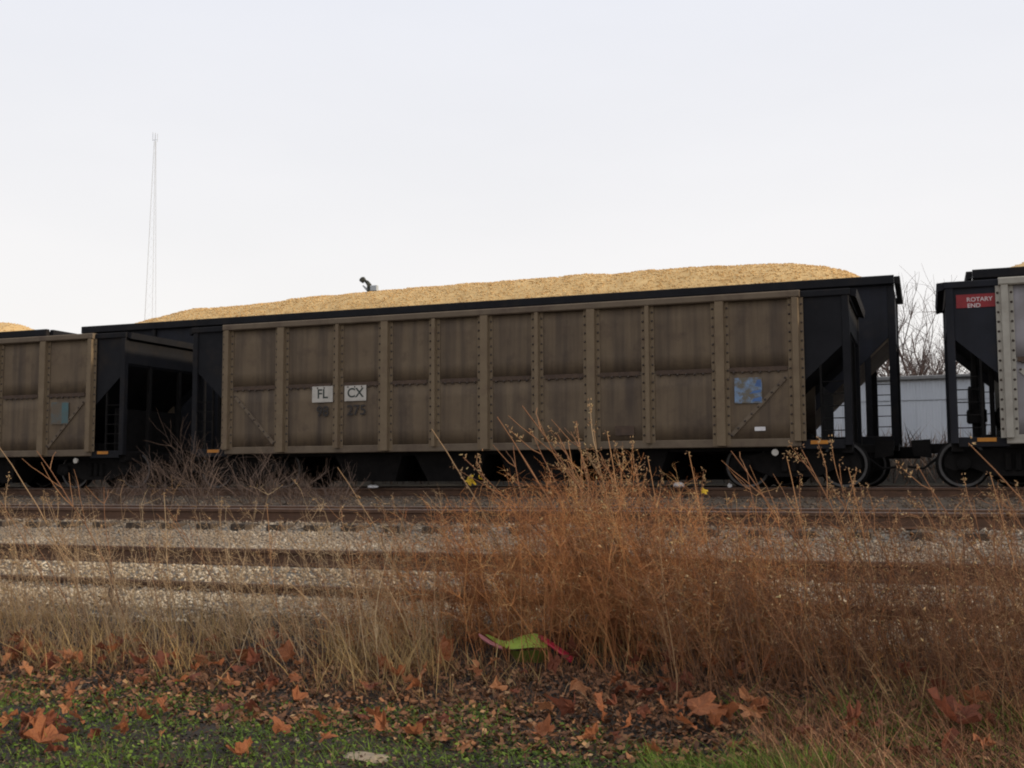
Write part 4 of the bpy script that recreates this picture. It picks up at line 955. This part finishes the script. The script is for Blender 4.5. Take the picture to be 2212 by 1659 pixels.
for i, (px, py, s) in enumerate(spots):
    p = ground_at(px, py); front = p[1] < 6.3
    lab = SPECIAL.get(i) or ('fallen brown leaf lying in the green ground cover' if front else 'fallen brown leaf caught at the foot of the weeds')
    o = put('fallen_leaf', LM[{45: 2, 4: 10, 9: 0, 11: 6, 34: 12, 29: 6}.get(i, (i * 7) % 20)], None, (p[0], p[1], p[2] + rg.uniform(.05, .09) + (.05 if p[1] > 6.6 else 0)))
    s_ = s * .098; o.scale = (s_ * rg.uniform(.7, 1.15), s_ * rg.uniform(.55, 1.1), s_ * rg.uniform(.7, 1.4))
    o.rotation_euler = (rg.gauss(R(22), R(34)), rg.gauss(0, R(34)), rg.uniform(0, 6.28))
    if i in SPECIAL: o.scale = (s_ * 1.1,) * 3; o.rotation_euler = (R(24), R(-8), i * 1.3)
    tag(o, lab, 'leaf', 'fallen leaves in the green front' if front else 'fallen leaves along the weeds')

# ------------------------------------------------------------------ litter and small things
bgp = ground_at(1130, 1440)
BY = bgp[1] + .02
def bpnt(px, py, dy=0): return at(px, py, BY + dy)
bag = empty('plastic_bag', tuple(bgp), 'lime green plastic bag with a red edge caught in the weeds', 'bag')
def sheet(pts_rows, name, m, parent):
    rows = [np.array(r_) - bgp for r_ in pts_rows]; nc = len(rows[0]); vs = [tuple(v) for r_ in rows for v in r_]
    fs = [(j * nc + i, j * nc + i + 1, (j + 1) * nc + i + 1, (j + 1) * nc + i) for j in range(len(rows) - 1) for i in range(nc - 1)]
    me = bpy.data.meshes.new(name); me.from_pydata(vs, [], fs); me.update(); me.materials.append(m)
    me.polygons.foreach_set('use_smooth', [True] * len(me.polygons))
    o = put(name, me, parent); md = o.modifiers.new('th', 'SOLIDIFY'); md.thickness = .003; sb_ = o.modifiers.new('ss', 'SUBSURF'); sb_.levels = 2; sb_.render_levels = 2
    return o
sheet([[bpnt(1045, 1368, .16), bpnt(1064, 1374, .16), bpnt(1090, 1389, .14), bpnt(1118, 1376, .16), bpnt(1146, 1367, .16), bpnt(1166, 1369, .14)],
       [bpnt(1050, 1374, .04), bpnt(1070, 1384, .03), bpnt(1094, 1397, .02), bpnt(1122, 1386, .03), bpnt(1150, 1378, .04), bpnt(1176, 1382, .04)],
       [bpnt(1072, 1389, .0), bpnt(1086, 1397, .0), bpnt(1102, 1405, .0), bpnt(1130, 1401, .0), bpnt(1160, 1399, .0), bpnt(1192, 1402, .02)]], 'sheet', MT['lime'], bag)
sheet([[bpnt(1098, 1403, .02), bpnt(1116, 1406, .02), bpnt(1136, 1404, .01), bpnt(1160, 1402, .02), bpnt(1192, 1405, .03)],
       [bpnt(1106, 1416, .07), bpnt(1122, 1424, .05), bpnt(1140, 1424, .07), bpnt(1162, 1418, .05), bpnt(1196, 1416, .07)],
       [bpnt(1118, 1432, .12), bpnt(1128, 1444, .10), bpnt(1144, 1448, .12), bpnt(1162, 1440, .10), bpnt(1180, 1428, .12)]], 'lower_flap', MT['olive'], bag)
sheet([[bpnt(1030, 1365, .03), bpnt(1044, 1373, .02), bpnt(1064, 1387, .0), bpnt(1090, 1398, -.02)],
       [bpnt(1036, 1377, -.04), bpnt(1050, 1388, -.05), bpnt(1070, 1397, -.05), bpnt(1092, 1404, -.05)],
       [bpnt(1046, 1386, .0), bpnt(1058, 1393, -.01), bpnt(1076, 1401, -.02), bpnt(1092, 1407, -.02)]], 'pink_flap', MT['pinkp'], bag)
sheet([[bpnt(1160, 1368, .06), bpnt(1180, 1376, .06), bpnt(1205, 1396, .05), bpnt(1232, 1412, .05), bpnt(1240, 1418, .05)],
       [bpnt(1162, 1378, -.03), bpnt(1180, 1388, -.05), bpnt(1202, 1405, -.05), bpnt(1226, 1420, -.04), bpnt(1236, 1430, -.02)],
       [bpnt(1168, 1384, .0), bpnt(1184, 1394, .0), bpnt(1203, 1409, .0), bpnt(1222, 1424, .0), bpnt(1232, 1434, .0)]], 'red_edge', MT['redp'], bag)

def lump(name, px, py, Y, sx, sy, sz, m, label, cat, seed, group=None, z=None):
    rg_ = random.Random(seed); bm_v = []; bm_f = []
    import bmesh
    bm = bmesh.new(); bmesh.ops.create_icosphere(bm, subdivisions=2, radius=1.0)
    for v in bm.verts:
        k = 1 + rg_.uniform(-.22, .22); v.co.x *= sx * k; v.co.y *= sy * k; v.co.z *= sz * (k if v.co.z > 0 else .5)
    me = bpy.data.meshes.new(name); bm.to_mesh(me); bm.free(); me.materials.append(m)
    p = at(px, py, Y) if Y else ground_at(px, py)
    if z is not None: p[2] = z
    o = put(name, me, None, tuple(p)); return tag(o, label, cat, group)
def on_track(px, py):
    p = ground_at(px, py); return p
lump('white_scrap', 805, 1046, 21.0, .13, .06, .05, MT['white'], 'crumpled white scrap lying on the rail under the lettered car', 'litter', 1, z=.145)
lump('white_scrap', 1466, 1036, 21.0, .11, .08, .07, MT['white'], 'rounded white scrap on the rail right of the tall brush', 'litter', 2, z=.16)
lump('white_scrap', 1576, 1034, 21.15, .04, .03, .06, MT['white'], 'small white scrap on the rail, right of the rounded one', 'litter', 3, z=.15)
MT['yellow'] = mat('yellow_plant_leaf', (.62, .43, .03), (.42, .28, .03), scale=20, rough=.7, trans=True)
for i, (px, py, lab) in enumerate(((1012, 1036, 'yellow leaf caught in the brush left of its tall stalks'), (1520, 1057, 'yellow leaf caught in the weeds below the rounded white scrap'), (1035, 1033, 'small yellow leaf just right of a larger yellow one'))):
    p = at(px, py, 8.45); o = put('yellow_leaf', LM[i], None, (p[0], p[1], p[2])); o.data = LM[i].copy(); o.data.materials.clear(); o.data.materials.append(MT['yellow'])
    s_ = (.055, .05, .035)[i]; o.scale = (s_, s_, s_); o.rotation_euler = (R(55), .2, i); tag(o, lab, 'leaf')
lump('flat_stone', 782, 1640, None, .16, .09, .035, MT['pale_stone'], 'pale flat stone lying at the bottom edge of the front', 'stone', 9)
for i, (px, py, s) in enumerate(((833, 1540, .03), (290, 1583, .022), (1165, 1605, .02), (950, 1610, .018), (375, 1610, .018), (1330, 1545, .02), (640, 1600, .018), (1570, 1600, .018), (2000, 1625, .02), (1890, 1640, .02))):
    lump('pebble', px, py, None, s, s * .8, s * .8, MT['pale_stone'], 'small pale pebble among the ground cover in the front', 'pebble', 20 + i, 'pebbles in the front')
